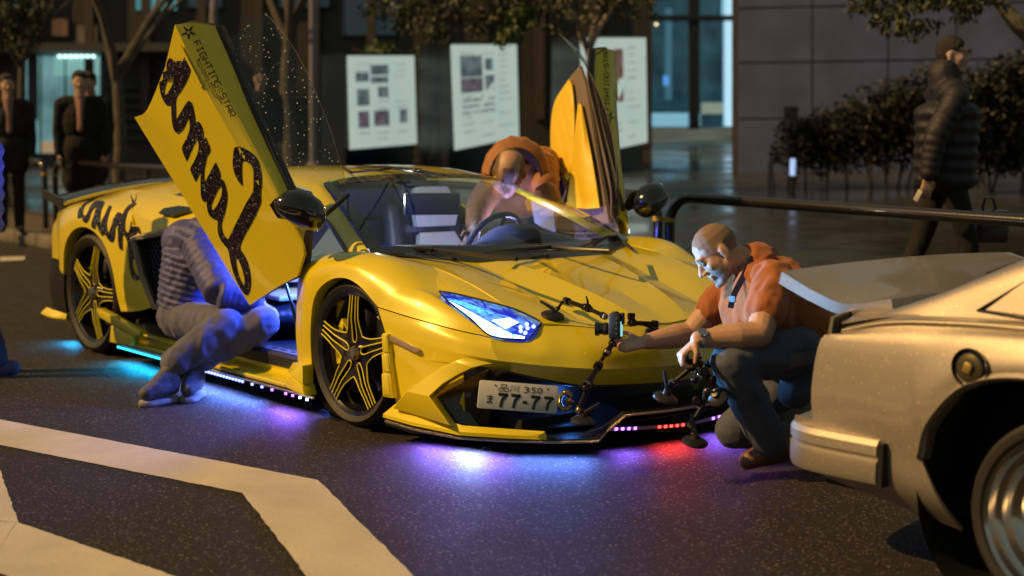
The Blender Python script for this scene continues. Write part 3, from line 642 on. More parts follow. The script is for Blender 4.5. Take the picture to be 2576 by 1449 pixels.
# ---- wheels
def wheel(cx, yo, cz, R, rr, w, sg, rot=0.0):
    """yo: |y| of the tyre's outer wall"""
    o = V((cx, -yo*sg, cz)); ax = V((0, sg, 0))           # axis points into the car for the right side (sg=1)
    P = lambda r, a, h: o+V((r*math.sin(a), h*sg, r*math.cos(a)))
    mb = MB(); mb.lathe([(rr-.002, .012), (rr+.006, -.001), (rr-.004, .004), (rr-.016, .012), (rr-.022, .035), (rr-.03, .05), (rr-.04, w*.55), (rr-.05, w), (rr, w)], o, ax, 48)
    wh = mb.build('wheel', RIMB, CAR, angle=40, recalc=True, out=None)
    mb = MB(); mb.lathe([(rr-.004, .006), (rr+.012, -.006), ((rr+R)/2, -.014), (R-.018, -.004), (R-.004, .014), (R, .03), (R, w-.03), (R-.02, w+.0), (rr, w)], o, ax, 56)
    for k in range(60):                                   # sipes on the shoulder
        a = k*2*math.pi/60; mb.bar(P(R-.003, a, .02), P(R+.0008, a+.03, .07), .004, .003, P(1, a, 0)-o)
    mb.build('tyre', RUB, wh, angle=30)
    mb = MB(); mb.lathe([(.05, .075), (.19, .075), (.195, .08), (.195, .10), (.05, .10)], o, ax, 40); mb.build('brake_disc', STEEL, wh)
    mb = MB(); mb.lathe([(.04, .05), (.09, .045), (.10, .075)], o, ax, 24); mb.build('disc_hub', RIMB, wh)
    # caliper at the rear of the disc
    mb = MB(); a0 = -1.95 if True else 0
    ar = [a0+k*.16 for k in range(8)]
    for i in range(7): mb.add([P(.135, ar[i], .045), P(.205, ar[i], .045), P(.205, ar[i+1], .045), P(.135, ar[i+1], .045), P(.135, ar[i], .12), P(.205, ar[i], .12), P(.205, ar[i+1], .12), P(.135, ar[i+1], .12)],
                              [(0, 1, 2, 3), (7, 6, 5, 4), (0, 4, 5, 1), (2, 6, 7, 3)]+([(0, 3, 7, 4)] if i == 0 else [])+[(1, 5, 6, 2), (0, 3, 7, 4)])
    mb.build('brake_caliper', YELR, wh)
    # five spokes with yellow pinstripes
    for k in range(5):
        a = rot+k*2*math.pi/5; c, s = math.cos(a), math.sin(a)
        Q = lambda u, r, h: o+V(((r*s+u*c), h*sg, (r*c-u*s)))   # r along the spoke, u across
        hf_ = lambda r: .020-.016*min(1, max(0, (r-.05)/.11))+.004*max(0, (r-.16)/.1)
        RR_ = [.086, .105, .13, .16, .20, .235, rr-.014]; UO = lambda r: .034+(.0625-.034)*max(0, (rr-.014-r)/(rr-.10))**2.6 if r > .095 else .064
        UI = lambda r: .0095+.0055*((rr-.014-r)/(rr-.10))
        mb = MB(); n_ = lambda sd: a+sd*math.pi/5
        for sd in (-1, 1):
            gf = [[Q(sd*UO(r), r, hf_(r)) for r in RR_], [Q(sd*UI(r), r, hf_(r)+.001) for r in RR_]]
            gb = [[p+V((0, .034*sg, 0)) for p in r] for r in gf]
            mb.grid(gf); mb.grid([gf[0], gb[0]]); mb.grid([gf[1], gb[1]]); mb.grid(gb)
            # solid web round the hub
            mb.add([Q(sd*UI(.086), .086, hf_(.086)), Q(sd*UO(.086), .086, hf_(.086)), P(.062, n_(sd), .016), P(.035, n_(sd), .02), Q(sd*.012, .040, .022)], [(0, 1, 2, 3, 4)])
            E1 = [P(.1055, n_(sd), hf_(.09)-.003)]+[Q(sd*(UO(r)-.0015), r, hf_(r)-.003) for r in (.099, .112, .13, .16, .20, .235, rr-.014)]
            I1 = [Q(0, .050, .013), Q(sd*.009, .053, .013), Q(sd*.0155, .066, .012)]+[Q(sd*(UI(r)+.0015), r, hf_(r)-.003) for r in RR_]
            mb.tube(spl(E1, 2), .0032, 5, mi=1); mb.tube(spl(I1, 2), .0032, 5, mi=1)
        mb.add([Q(-.015, .07, .03), Q(.015, .07, .03), Q(.009, rr-.02, .028), Q(-.009, rr-.02, .028)], [(0, 1, 2, 3)])
        mb.build('spoke', [RIMB, YELR], wh, angle=25)
    mb = MB(); mb.lathe([(.001, -.012), (.026, -.010), (.034, .004), (.036, .03)], o, ax, 24); mb.build('hub_cap', mat('hub_steel', (.42, .38, .34), .3, metal=1), wh)
    return wh
for sg in (1, -1):
    wheel(0, .985, .332, .332, .277, .25, sg, math.radians(2)); wheel(-2.70, 1.01, .357, .357, .292, .33, sg, math.radians(16))
# ---- raised scissor doors
DT, DN = V((-.70, -1.10, .486)), V((.292, -.937, -.193)).normalized()
def dp(px, py, off=0): return onpl(px, py, DT+DN*off, DN)
R0 = [dp(*q) for q in ((628, 768), (556, 650), (484, 532), (411, 414), (338, 295))]
R1 = [dp(*q, .012) for q in ((690, 727), (609, 596), (532, 466), (452, 345), (370, 276))]
R2 = [dp(*q, -.012) for q in ((748, 695), (656, 556), (565, 410), (482, 276), (415, 170))]
R3 = [dp(*q, .012) for q in ((764, 640), (690, 530), (597, 366), (512, 215), (440, 62))]
WR = [atc(770, 575, 1, -1.0), atc(730, 478, 1, -1.045), atc(643, 293, 1, -1.115), atc(590, 165, 1, -1.155), atc(547, 66, 1, -1.21)]
SM = [a.lerp(b, .5)+V((.02, -.02, .01)) for a, b in zip(R3, WR)]
dg = surf([R0, R1, R2, R3, SM, WR], 5, 4, sv=(2, 3))
GLr = [atc(770, 575, 1, -.99), atc(735, 478, 1, -1.04), atc(645, 290, 1, -1.11), atc(600, 180, 1, -1.145), atc(566, 108, 1, -1.17)]
GLt = [atc(876, 497, 1, -.86), atc(858, 415, 1, -.88), atc(815, 283, 1, -.91), atc(745, 130, 1, -.93), atc(669, 33, 1, -.95)]
DOORS = {}
for sg in (1, -1):
    f = lambda p: V((p[0], p[1]*sg, p[2])); c = V((-.9, -.6*sg, 1.1)); FG = lambda g: [[f(p) for p in r] for r in g]
    dr = MB().grid(FG(dg)).build('door', YEL, CAR, solid=.018, out=c, angle=14)
    N = f(DN); inn = lambda p, k: f(V(p)-DN*k)
    # inner shell and lining
    ins = surf([[p-DN*.05 for p in R0], [p-DN*.07 for p in R1], [p-DN*.07 for p in R2], [p-DN*.06 for p in R3], [p-DN*.02-V((0, -.02, 0)) for p in WR]], 5, 4)
    MB().grid(FG(ins)).build('door_lining', ALC, dr, solid=.006, out=(0, -3*sg, 1))
    def trim(px, py, off): p = onpl(px, py, my(DT-DN*off), my(DN)); return p if sg == -1 else my(p)
    br_ = [trim(*q, .10) for q in ((1384, 330), (1386, 290), (1396, 248), (1432, 196), (1458, 165), (1474, 215), (1500, 380), (1532, 560), (1470, 560), (1425, 540), (1402, 505), (1385, 440))]
    if sg == -1:
        MB().prism(br_, f(DN)*.02).build('trim_board', ALC, dr)
        yl = mat('yellow_leather', (.78, .56, .02), .5)
        L_, R_ = [(1399, 482), (1388, 430), (1385, 370), (1386, 310), (1396, 255), (1430, 200)], [(1418, 474), (1436, 425), (1443, 360), (1445, 300), (1442, 245), (1438, 212)]
        Lc, Rc = spl([(*q, 0) for q in L_], 5), spl([(*q, 0) for q in R_], 5); qg = []
        for i, (p, q) in enumerate(zip(Lc, Rc)):
            row = []
            for j in range(17): m_ = p.lerp(q, j/16); e_ = min(1, 6*min(j, 16-j)/16)*min(1, 8*min(i, len(Lc)-1-i)/len(Lc)); row.append(trim(m_.x, m_.y, .125+e_*(.004+.008*abs(math.sin((i*.8+j*.9)*.62)*math.sin((i*.8-j*.9)*.62))**.5)))
            qg.append(row)
        MB().grid(qg).build('quilted_pad', yl, dr, solid=.012, out=(0, -3*sg, 1) if sg == 1 else (0, 5, 1), angle=60)
        pg = surf([[trim(1454, 260, .125), trim(1446, 330, .13), trim(1436, 430, .135), trim(1424, 520, .13)], [trim(1460, 262, .13), trim(1462, 335, .155), trim(1462, 430, .165), trim(1468, 525, .155)], [trim(1464, 268, .125), trim(1478, 340, .13), trim(1494, 430, .135), trim(1508, 522, .13)]], 5, 4)
        MB().grid(pg).build('door_pad', yl, dr, solid=.012, out=(0, -3*sg, 1) if sg == 1 else (0, 5, 1), angle=60)
        q = [trim(*p, .14) for p in ((1398, 425), (1418, 450), (1425, 480), (1410, 520), (1402, 500), (1396, 450))]
        mb = MB(); mb.tube(q, .010, 6, closed=True); mb.build('door_pull', mat('bronze_trim', (.30, .20, .10), .35, metal=.8), dr)
        mb = MB(); mb.prism([trim(*p, .132) for p in ((1398, 425), (1418, 450), (1425, 480), (1410, 520), (1402, 500), (1396, 450))], f(DN)*.004); mb.build('pull_recess', DARK, dr)
    mb = MB(); mb.tube([f(p) for p in spl(WR, 4)], .013, 6); mb.build('window_seal', BLK, dr)
    gg = surf([GLr, [a.lerp(b, .5)+V((.01, -.012, .0)) for a, b in zip(GLr, GLt)], GLt], 5, 5)
    MB().grid(FG(gg)).build('side_glass', SDG, dr)
    mb = MB(); mb.tube([f(p) for p in spl(GLt, 4)], .0008, 4); mb.build('glass_edge', mat('glass_edge', (.45, .40, .28), .2, metal=.5), dr)
    mb = MB(); mb.tube([f(atc(800, 556, 1, -.98)), f(atc(878, 488, 1, -.86))], [.014, .009], 6); mb.build('window_frame', BLK, dr)
    # door handle slot along the shoulder line
    a_, b_, c_, d_ = dp(457, 112, .016), dp(510, 216, .016), dp(507, 222, .012), dp(456, 122, .012)
    mb = MB(); mb.prism([f(p) for p in (a_, b_, c_, d_)], f(DN*.006)); mb.build('door_handle', YEL, dr)
    # mirror: body, glass, arm
    mc = atc(752, 533, 1, -1.12); m0, m1 = atc(693, 503, 1, -1.235), atc(806, 562, 1, -1.03); md = (m1-m0); mu_ = V((0, 0, 1)); mw = md.normalized().cross(mu_).normalized(); mu_ = mw.cross(md.normalized())
    rings = []
    for t, ru, rw in ((0, .004, .004), (.04, .030, .03), (.14, .058, .055), (.32, .080, .078), (.55, .090, .088), (.78, .086, .08), (.94, .070, .065), (1.0, .050, .05)):
        c_ = m0+md*t+V((.0, 0, .012*math.sin(t*3)))
        rings.append([f(c_+mu_*ru*math.sin(k*math.pi/10)*(1.0 if math.sin(k*math.pi/10) > 0 else .8)+mw*rw*math.cos(k*math.pi/10)) for k in range(20)])
    mb = MB()
    for i in range(len(rings)-1):
        for k in range(20): mb.add([rings[i][k], rings[i][(k+1) % 20], rings[i+1][(k+1) % 20], rings[i+1][k]], [(0, 1, 2, 3)])
    mb.add(rings[-1], [tuple(range(20))]); mir = mb.build('wing_mirror', GLOSSB, dr, angle=50)
    mb = MB(); mb.prism([f(mc+V((-.083, y, z))) for y, z in ((-.1, .03), (-.07, .06), (.07, .04), (.12, -.03), (.08, -.06), (-.06, -.03))], V((-.004, 0, 0))); mb.build('mirror_glass', CHROME, mir)
    DOORS[sg] = dr
    # gas strut
    mb = MB(); mb.tube([f(atc(718, 712, 1, -.90)), f(atc(734, 765, 1, -.90)), f(atc(735, 766, 1, -.90)), f(atc(749, 822, 1, -.90))], [.008, .008, .012, .012], 8); mb.build('gas_strut', BLK, CAR)
# ---- vinyl on the panels: the brush script and the team name, each laid on the panel it sticks to
from mathutils.bvhtree import BVHTree
from mathutils.geometry import delaunay_2d_cdt
def drop_on(grids, off=.0022):
    vs, fs = [], []
    for grid in grids:
        b = len(vs); w = len(grid[0]); vs += [p for r in grid for p in r]
        fs += [(b+i*w+j, b+i*w+j+1, b+(i+1)*w+j+1, b+(i+1)*w+j) for i in range(len(grid)-1) for j in range(w-1)]
    t = BVHTree.FromPolygons(vs, fs); c0 = sum(vs, V((0, 0, 0)))/len(vs); dd = (c0-CAM).length
    def fn(px, py):
        d = _ray(px, py).normalized(); h = t.ray_cast(CAM, d)
        if h[0] is None: h = t.find_nearest(CAM+d*dd)
        n = h[1] if h[1].dot(d) < 0 else -h[1]
        return h[0]+n*off
    return fn
def inside(p, poly):
    r = False; j = len(poly)-1
    for i in range(len(poly)):
        a, b = poly[i], poly[j]
        if (a[1] > p[1]) != (b[1] > p[1]) and p[0] < (b[0]-a[0])*(p[1]-a[1])/(b[1]-a[1])+a[0]: r = not r
        j = i
    return r
def smooth2(P, n=3):
    N = len(P); out = []
    for i in range(N):
        p0, p1, p2, p3 = [V((*P[(i+k) % N], 0)) for k in (-1, 0, 1, 2)]
        def sharp(a, b, c): u, v = (b-a), (c-b); return u.length > 1e-6 and v.length > 1e-6 and u.angle(v) > 1.15
        ma = (p2-p1) if sharp(p0, p1, p2) else (p2-p0)*.5; mb_ = (p2-p1) if sharp(p1, p2, p3) else (p3-p1)*.5
        for k in range(n):
            t = k/n; t2, t3 = t*t, t*t*t; q = p1*(2*t3-3*t2+1)+ma*(t3-2*t2+t)+p2*(-2*t3+3*t2)+mb_*(t3-t2); out.append((q.x, q.y))
    return out
def vinyl(name, outer, holes, fn, m, parent, step=9):
    loops = [smooth2(outer)]+[smooth2(h) for h in holes]; pts, edges = [], []
    for l in loops:
        b = len(pts); pts += l; edges += [(b+i, b+(i+1) % len(l)) for i in range(len(l))]
    ok = lambda p: inside(p, loops[0]) and not any(inside(p, h) for h in loops[1:])
    xs = [p[0] for p in loops[0]]; ys = [p[1] for p in loops[0]]; y = min(ys)
    bd = list(pts)
    while y < max(ys):
        x = min(xs)
        while x < max(xs):
            if ok((x, y)) and min((x-q[0])**2+(y-q[1])**2 for q in bd) > 6: pts.append((x, y))
            x += step
        y += step
    vo, eo, fo = delaunay_2d_cdt([V(p) for p in pts], edges, [], 0, 1e-4)[:3]
    fo = [f for f in fo if ok((sum(vo[i].x for i in f)/3, sum(vo[i].y for i in f)/3))]
    mb = MB(); mb.add([fn(v.x, v.y) for v in vo], [tuple(f) for f in fo]); o = mb.build(name, m, parent, recalc=False, merge=0); return o
z1 = lambda L: [(327.03+x*.30391, 37.73+y*.30391) for x, y in L]
z2 = lambda L: [(452.8+x*.32125, 314.5+y*.32125) for x, y in L]
ze = lambda L: [(113.2+x*.24414, 408.8+y*.24414) for x, y in L]
A = z1([(470, 325), (500, 385), (500, 470), (470, 550), (430, 620), (385, 690), (383, 790), (385, 870), (430, 790), (470, 725), (490, 708), (515, 730), (530, 790), (540, 850), (540, 880), (575, 885), (600, 930), (610, 985), (608, 1040), (628, 1010), (668, 1115), (640, 1170), (625, 1240), (615, 1310), (620, 1390), (660, 1310), (710, 1215), (735, 1270), (752, 1325), (745, 1350), (775, 1370)])
A += z2([(355, 470), (368, 520), (372, 580), (355, 680), (335, 740), (328, 800), (345, 860), (380, 895), (410, 830), (470, 710), (520, 610), (560, 545), (577, 500), (577, 400), (575, 350), (555, 310), (520, 285), (495, 283), (488, 300), (488, 400), (493, 480), (460, 440), (430, 380), (415, 310), (418, 240), (428, 180), (460, 170), (510, 185), (560, 215), (600, 260), (625, 320), (640, 400), (640, 480), (635, 550), (635, 610), (600, 690), (560, 770), (510, 860), (472, 960), (500, 1010), (530, 1070), (550, 1150), (557, 1230), (550, 1290), (535, 1325), (515, 1330), (480, 1290), (445, 1220), (415, 1140), (395, 1060), (378, 975), (340, 930), (310, 880), (297, 820), (298, 750), (265, 735), (235, 710), (215, 660), (212, 600), (190, 600), (170, 570), (163, 500), (163, 365), (125, 445), (83, 350), (110, 290), (140, 220), (148, 160), (138, 112), (115, 150), (55, 285), (17, 185), (50, 110), (75, 40)])
A += z1([(495, 910), (492, 870), (485, 850), (470, 890), (440, 950), (400, 985), (375, 965), (355, 920), (345, 840), (343, 750), (310, 750), (280, 710), (255, 650), (245, 580), (250, 510), (280, 440), (325, 358), (345, 360), (380, 395), (402, 452), (430, 400), (455, 340)])
HO = [z1([(340, 480), (365, 458), (372, 500), (350, 580), (310, 650), (288, 660), (290, 610), (310, 540)]), z2([(325, 482), (331, 510), (320, 570), (290, 630), (262, 665), (247, 660), (250, 620), (275, 560), (300, 505)]), z2([(440, 1038), (470, 1080), (495, 1150), (508, 1220), (503, 1255), (485, 1230), (460, 1170), (445, 1100)])]
ON = drop_on([dg]); vinyl('script_lettering', A, HO, ON, GLIT, DOORS[1])
B = ze([(340, 575), (345, 510), (365, 460), (375, 480), (385, 445), (440, 400), (545, 370), (450, 420), (405, 460), (395, 530), (425, 550), (450, 500), (480, 440), (530, 400), (590, 400), (618, 412), (590, 480), (570, 580), (580, 650), (590, 600), (620, 540), (650, 470), (665, 445), (692, 455), (665, 530), (640, 620), (645, 690), (660, 730), (690, 650), (715, 570), (750, 515), (790, 525), (800, 545), (820, 500), (860, 450), (905, 425), (950, 425), (870, 490), (850, 540), (830, 620), (830, 690), (860, 725), (875, 690), (890, 610), (930, 645), (935, 660), (970, 660), (995, 730), (990, 750), (965, 720), (945, 730), (925, 830), (920, 900), (935, 950), (950, 985), (968, 1015), (935, 1005), (908, 985), (905, 1040), (920, 1110), (950, 1160), (990, 1165), (985, 1190), (950, 1215), (910, 1200), (880, 1120), (865, 1000), (860, 870), (840, 780), (810, 740), (803, 760), (803, 910), (770, 880), (757, 800), (755, 700), (745, 630), (730, 680), (720, 780), (700, 825), (670, 810), (640, 770), (625, 735), (590, 755), (560, 700), (530, 620), (520, 690), (485, 665), (490, 600), (510, 540), (530, 450), (490, 500), (460, 580), (430, 620), (400, 610), (385, 560), (350, 575)])
vinyl('script_lettering', B, [], drop_on([rq, sh, dk], .004), GLIT, CAR)
def line(a, b, cap):
    return lambda x, y, z=0: (a[0]+(b[0]-a[0])*x+cap[0]*y, a[1]+(b[1]-a[1])*x+cap[1]*y)
on2 = drop_on([dg], .0016); l0 = line((487.2, 107.5), (582, 299.5), (12.8, -7.5)); mf = lambda x, y: on2(*l0(x, y))
nn = (mf(.9, .5)-mf(.1, .5)).cross(mf(.5, .9)-mf(.5, .1)).normalized()
team(mf, nn, .085).build('team_lettering', PRINT, DOORS[1], recalc=False)
def shards(fn, c, r, ang, parent):
    mb = MB()
    for k in range(5):
        t = k*2*math.pi/5+ang; K = lambda rr, a: fn(c[0]+r*rr*math.cos(a), c[1]+r*rr*math.sin(a))
        mb.add([K(.12, t), K(.40, t-.55), K(.60, t-.12), K(.50, t+.30), K(.30, t+.5)], [(0, 1, 2, 3, 4)])
        mb.add([K(.68, t-.16), K(1.0, t), K(.50, t+.42)], [(0, 1, 2)]); mb.add([K(.50, t-.50), K(.60, t-.28), K(.95, t-.05), K(.64, t-.18)], [(0, 1, 2, 3)])
    mb.build('star_emblem', PRINT, parent, recalc=False)
shards(on2, (474.5, 81.5), 20.5, .25, DOORS[1])
mb = MB()
for txt, a, b, h in (('More Flashy, More Stylish', (496.5, 148), (556.5, 263), 5.6), ('http://fighting-star.com/', (492.5, 152.5), (541, 248), 5.2)):
    lf = line(a, b, (h*.894, -h*.447)); text_fn(txt, lambda x, y, z: on2(*lf(x, y)), mb, bold=.012)
mb.build('web_lettering', PRINT, DOORS[1], recalc=False)
dgl = [[my(p) for p in r] for r in dg]; on3 = drop_on([dgl], .0016)
l1 = line((1533, 277), (1529, 121), (-11, -.5)); mf = lambda x, y: on3(*l1(x, y)); nn = (mf(.9, .5)-mf(.1, .5)).cross(mf(.5, .9)-mf(.5, .1)).normalized()
team(mf, nn, .085).build('team_lettering', PRINT, DOORS[-1], recalc=False)
shards(on3, (1532, 295), 17, .1, DOORS[-1])
# ---- number plate
PA, PB_, PD = atc(1207, 955, 0, .905), atc(1406, 971, 0, 1.035), atc(1200, 1026, 0, .945)
def pp(u, v, o=0):                                        # u across, v up, o out of the plate
    n = (PB_-PA).cross(PA-PD).normalized(); n = n if n.x > 0 else -n
    return PD+(PB_-PA)*u+(PA-PD)*v+n*o
mb = MB(); rim = []
for cx_, cy_, a0 in ((.97, .94, 0), (.03, .94, 90), (.03, .06, 180), (.97, .06, 270)):
    for k in range(4): a = math.radians(a0+k*30); rim.append((cx_+.03*math.cos(a), cy_+.06*math.sin(a)))
mb.prism([pp(u, v, 0) for u, v in rim], pp(0, 0, -.004)-pp(0, 0, 0)); plate = mb.build('number_plate', PLATE, CAR, bevel=.0012)
mb = MB()
def stroke(pts, w, asp=2.0): mb.ribbon([pp(u, v, .0012) for u, v in pts], w*(PB_-PA).length, pp(0, 0, 1)-pp(0, 0, 0))
for x0, x1, t in ((.535, .635, '3'), (.635, .72, '5'), (.715, .80, '0')):
    text_fn(t, lambda x, y, z: pp(x0+.008+(x1-x0-.016)*x, .655+.235*y, .0012), mb, bold=.0)
bx = lambda x, y, w, h: [stroke([(x, y), (x+w, y)], .0045), stroke([(x+w, y), (x+w, y+h)], .0045), stroke([(x+w, y+h), (x, y+h)], .0045), stroke([(x, y+h), (x, y)], .0045)]
bx(.27, .79, .07, .095); bx(.245, .655, .055, .095); bx(.315, .655, .055, .095)
stroke([(.405, .90), (.404, .75), (.385, .65)], .0045); stroke([(.445, .88), (.445, .69)], .0045); stroke([(.485, .90), (.485, .65)], .0045)
for k, (a, b) in enumerate(((.245, .365), (.405, .525), (.655, .775), (.825, .945))):
    stroke([(a, .535), (b, .535)], .019); stroke([(b-.014, .55), (a+.055, .34), (a+.04, .08)], .019)
stroke([(.555, .31), (.615, .31)], .019)
stroke([(.105, .43), (.185, .43)], .006); stroke([(.11, .345), (.18, .345)], .006); stroke([(.15, .50), (.15, .25), (.135, .20), (.115, .215), (.115, .25), (.14, .26), (.185, .21)], .006)
for u in (.20, .86): mb.add([pp(u+.012*math.cos(k*math.pi/4), .845+.034*math.sin(k*math.pi/4), .0012) for k in range(8)], [tuple(range(8))])
mb.build('plate_lettering', INK, plate, recalc=False)
# crystal ornament beside the plate
oc = atc(1423, 1008, 0, 1.04); mb = MB(); ex, ez = V((.42, .9, 0)), V((0, 0, 1))
mb.tube([oc+(ex*math.cos(a)+ez*math.sin(a)*1.25)*.027 for a in [.6+k*.36 for k in range(15)]], .011, 7); mb.build('crystal_ornament', GOLD, CAR)
mb = MB(); mb.ball(oc+V((.01, .008, 0)), (.012, .018, .016), 10); mb.ball(oc+V((.014, .02, -.006)), (.01, .014, .008), 8); mb.build('ornament_jewel', mat('amber_chrome', (.5, .32, .16), .12, metal=1), CAR)
# ---- wipers
for pts in ([(1083, 628), (1140, 633), (1235, 645), (1300, 652)], [(1242, 634), (1300, 628), (1385, 621), (1440, 627), (1530, 633), (1576, 616)]):
    P = [atc(a, b, 2, .782) for a, b in pts]; mb = MB(); mb.tube(P, [.007]+[.011]*(len(P)-2)+[.010], 6); mb.build('wiper', BLK, CAR)
# blade lying along the lower glass
mb = MB(); P = [atc(a, b, 2, .785) for a, b in ((936, 622), (1010, 624), (1088, 628))]; mb.tube(P, .010, 6); mb.build('wiper', BLK, CAR)
# ---- cabin
mb = MB(); mb.box((-1.0, 0, .20), (1.6, 1.56, .03)); mb.grid([[V((-1.72, y, .2)) for y in (-.8, .8)], [V((-1.80, y, .98)) for y in (-.66, .66)]]); mb.build('cabin_floor', mat('carpet', (.015, .017, .03), .9), CAR)
mb = MB(); d = surf([[(-.12, -.74, .715), (.02, -.5, .715), (.12, 0, .715)], [(-.30, -.80, .735), (-.24, -.5, .765), (-.20, 0, .755)], [(-.52, -.80, .70), (-.50, -.5, .74), (-.50, 0, .72)], [(-.55, -.78, .52), (-.56, -.5, .52), (-.58, 0, .50)]], 5, 4); mb.grid(d); mb.grid([[my(p) for p in r] for r in d]); mb.build('dashboard', DASH, CAR)
mb = MB(); h = surf([[(-.22, .14, .76), (-.20, .36, .80), (-.22, .62, .76)], [(-.40, .12, .77), (-.40, .36, .845), (-.40, .64, .77)], [(-.56, .14, .74), (-.56, .36, .83), (-.56, .64, .74)]], 5, 4); mb.grid(h); mb.build('instrument_hood', ALC, CAR, solid=.01)
sw = V((-.66, .38, .735)); ax = V((-.86, 0, .5)).normalized(); u = V((0, 1, 0)); w = ax.cross(u)
mb = MB(); mb.tube([sw+(u*math.cos(k*math.pi/16)+w*math.sin(k*math.pi/16))*.175 for k in range(32)], .016, 8, closed=True)
for a in (0, math.pi, -math.pi/2): mb.bar(sw, sw+(u*math.cos(a)+w*math.sin(a))*.17, .03, .012)
mb.ball(sw, (.03, .055, .05), 10); mb.build('steering_wheel', SEATD, CAR)
mb = MB(); mb.box((-1.15, 0, .36), (1.1, .22, .26)); mb.build('centre_console', SEATD, CAR, bevel=.03)
for y in (-.56, .56):
    seat = lumps('seat', [('e', (-1.570, y, .66), (.10, .24, .30)), ('e', (-1.620, y, .93), (.08, .17, .14)), ('c', (-1.480, y-.23, .48), (-1.570, y-.22, .86), .07, .06), ('c', (-1.480, y+.23, .48), (-1.570, y+.22, .86), .07, .06), ('e', (-1.310, y, .36), (.28, .24, .09)), ('c', (-1.090, y-.22, .38), (-1.480, y-.23, .40), .06, .07), ('c', (-1.090, y+.22, .38), (-1.480, y+.23, .40), .06, .07)], SEATD, CAR, voxel=.025, smooth=5)
    for zc, hz, hy, x in ((.62, .115, .15, -1.36), (.885, .115, .14, -1.42)):
        mb = MB(); g = surf([[(x+.008-.0*k, y-hy*s, zc-hz) for k, s in enumerate((-1, -.4, .4, 1))], [(x+.03-.02, y-hy*1.12*s, zc) for s in (-1, -.4, .4, 1)], [(x-.045, y-hy*.85*s, zc+hz) for s in (-1, -.4, .4, 1)]], 4, 4); mb.grid(g); mb.build('seat_pad', SEATC, seat, solid=.04, out=(-2, y, .7))
    mb = MB(); mb.box((-1.250, y, .455), (.34, .30, .03)); mb.build('seat_pad', SEATC, seat, bevel=.012)
mb = MB(); mb.box(at(1087, 513, 7.45), (.03, .30, .115), Matrix.Rotation(math.radians(-22), 3, 'Z')); mb.build('rear_view_mirror', BLK, CAR, bevel=.008)
il = bpy.data.lights.new('cabin_light', 'POINT'); il.energy = 75; il.color = (.05, .13, 1); il.shadow_soft_size = .06
io = bpy.data.objects.new('cabin_light', il); COL.objects.link(io); io.parent = CAR; io.location = V((-.70, -.66, .68))-WLOC[CAR.name]
for (x, y, z, col, e, rx) in ((-.75, .62, .74, (.45, .4, 1), 5, 0), (-.95, -.20, .98, (.95, 1, .8), 5, 0)):  # the white one is an added fill lamp that brightens the seats
    il = bpy.data.lights.new('cabin_light', 'POINT'); il.energy = e*2.4; il.color = col; il.shadow_soft_size = .05; io = bpy.data.objects.new('cabin_light', il); COL.objects.link(io); io.parent = CAR; io.location = V((x, y, z))-WLOC[CAR.name]
il = bpy.data.lights.new('grille_light', 'POINT'); il.energy = .5; il.color = (.05, .25, 1); il.shadow_soft_size = .03; io = bpy.data.objects.new('grille_light', il); COL.objects.link(io); io.parent = CAR; io.location = V((.93, -.52, .22))-WLOC[CAR.name]
# quarter light ahead of the door opening
for sg in (1, -1):
    f = lambda p: V((p[0], p[1]*sg, p[2])); mb = MB(); mb.add([f((-.46, -.945, .712)), f((-.26, -.838, .762)), f((-.50, -.775, .865))], [(0, 1, 2)]); mb.build('quarter_light', glassmat('q_glass', (.7, .75, .8), 1) if sg == 1 else MATS['q_glass'], CAR)
    mb = MB(); mb.tube([f((-.27, -.838, .768)), f((-.50, -.775, .872)), f((-.62, -.75, .91))], .010, 6); mb.build('pillar_trim', mat('pillar_grey', (.16, .14, .17), .5), CAR)
    mb = MB(); mb.grid([[f((-.40, -.90, .25)), f((-.40, -.88, .70))], [f((-.42, -.60, .25)), f((-.42, -.60, .72))]]); mb.build('footwell_panel', SEATD, CAR, solid=.01)
# ---- underglow lamps below the skirts and splitter
UG = [((-2.30, -1.04), (-1.80, -1.06), LCY, 13), ((-3.22, -.98), (-3.08, -.98), LCY, 4), ((-1.40, -1.06), (-.72, -1.07), LBL, 22), ((-.60, -1.07), (-.36, -1.07), LPU, 10), ((.52, -1.02), (.92, -.88), LPU, 22), ((.70, -.955), (.80, -.92), LWH, 6), ((.95, -.84), (1.16, -.60), LBL, 11), ((1.15, -.44), (1.17, -.32), LPU, 4), ((1.19, -.22), (1.20, -.04), LRE, 9), ((1.19, .10), (1.18, .30), LPU, 7)]
for p_, q_, col, e in UG:
    c = col.node_tree.nodes['Principled BSDF'].inputs['Emission Color'].default_value[:3]; p_, q_ = V((*p_, .074)), V((*q_, .074)); ln_ = (q_-p_).length
    l = bpy.data.lights.new('underglow_lamp', 'AREA'); l.shape = 'RECTANGLE'; l.size = ln_; l.size_y = .03; l.energy = e*.38; l.color = (c[0]*.55, c[1]*.8, c[2]); l.spread = math.radians(150)
    o = bpy.data.objects.new('underglow_lamp', l); COL.objects.link(o); o.parent = CAR; xd = (q_-p_).normalized()
    xd = (q_-p_).normalized(); out_d = V((xd.y, -xd.x, 0)); out_d = out_d if out_d.dot((p_+q_)/2-V((-.8, 0, .088))) > 0 else -out_d; o.location = (p_+q_)/2-out_d*.045-WLOC[CAR.name]; zd = -(out_d*.45+V((0, 0, -1))).normalized(); yd = zd.cross(xd)
    o.rotation_euler = Matrix((xd, yd, zd)).transposed().to_euler()
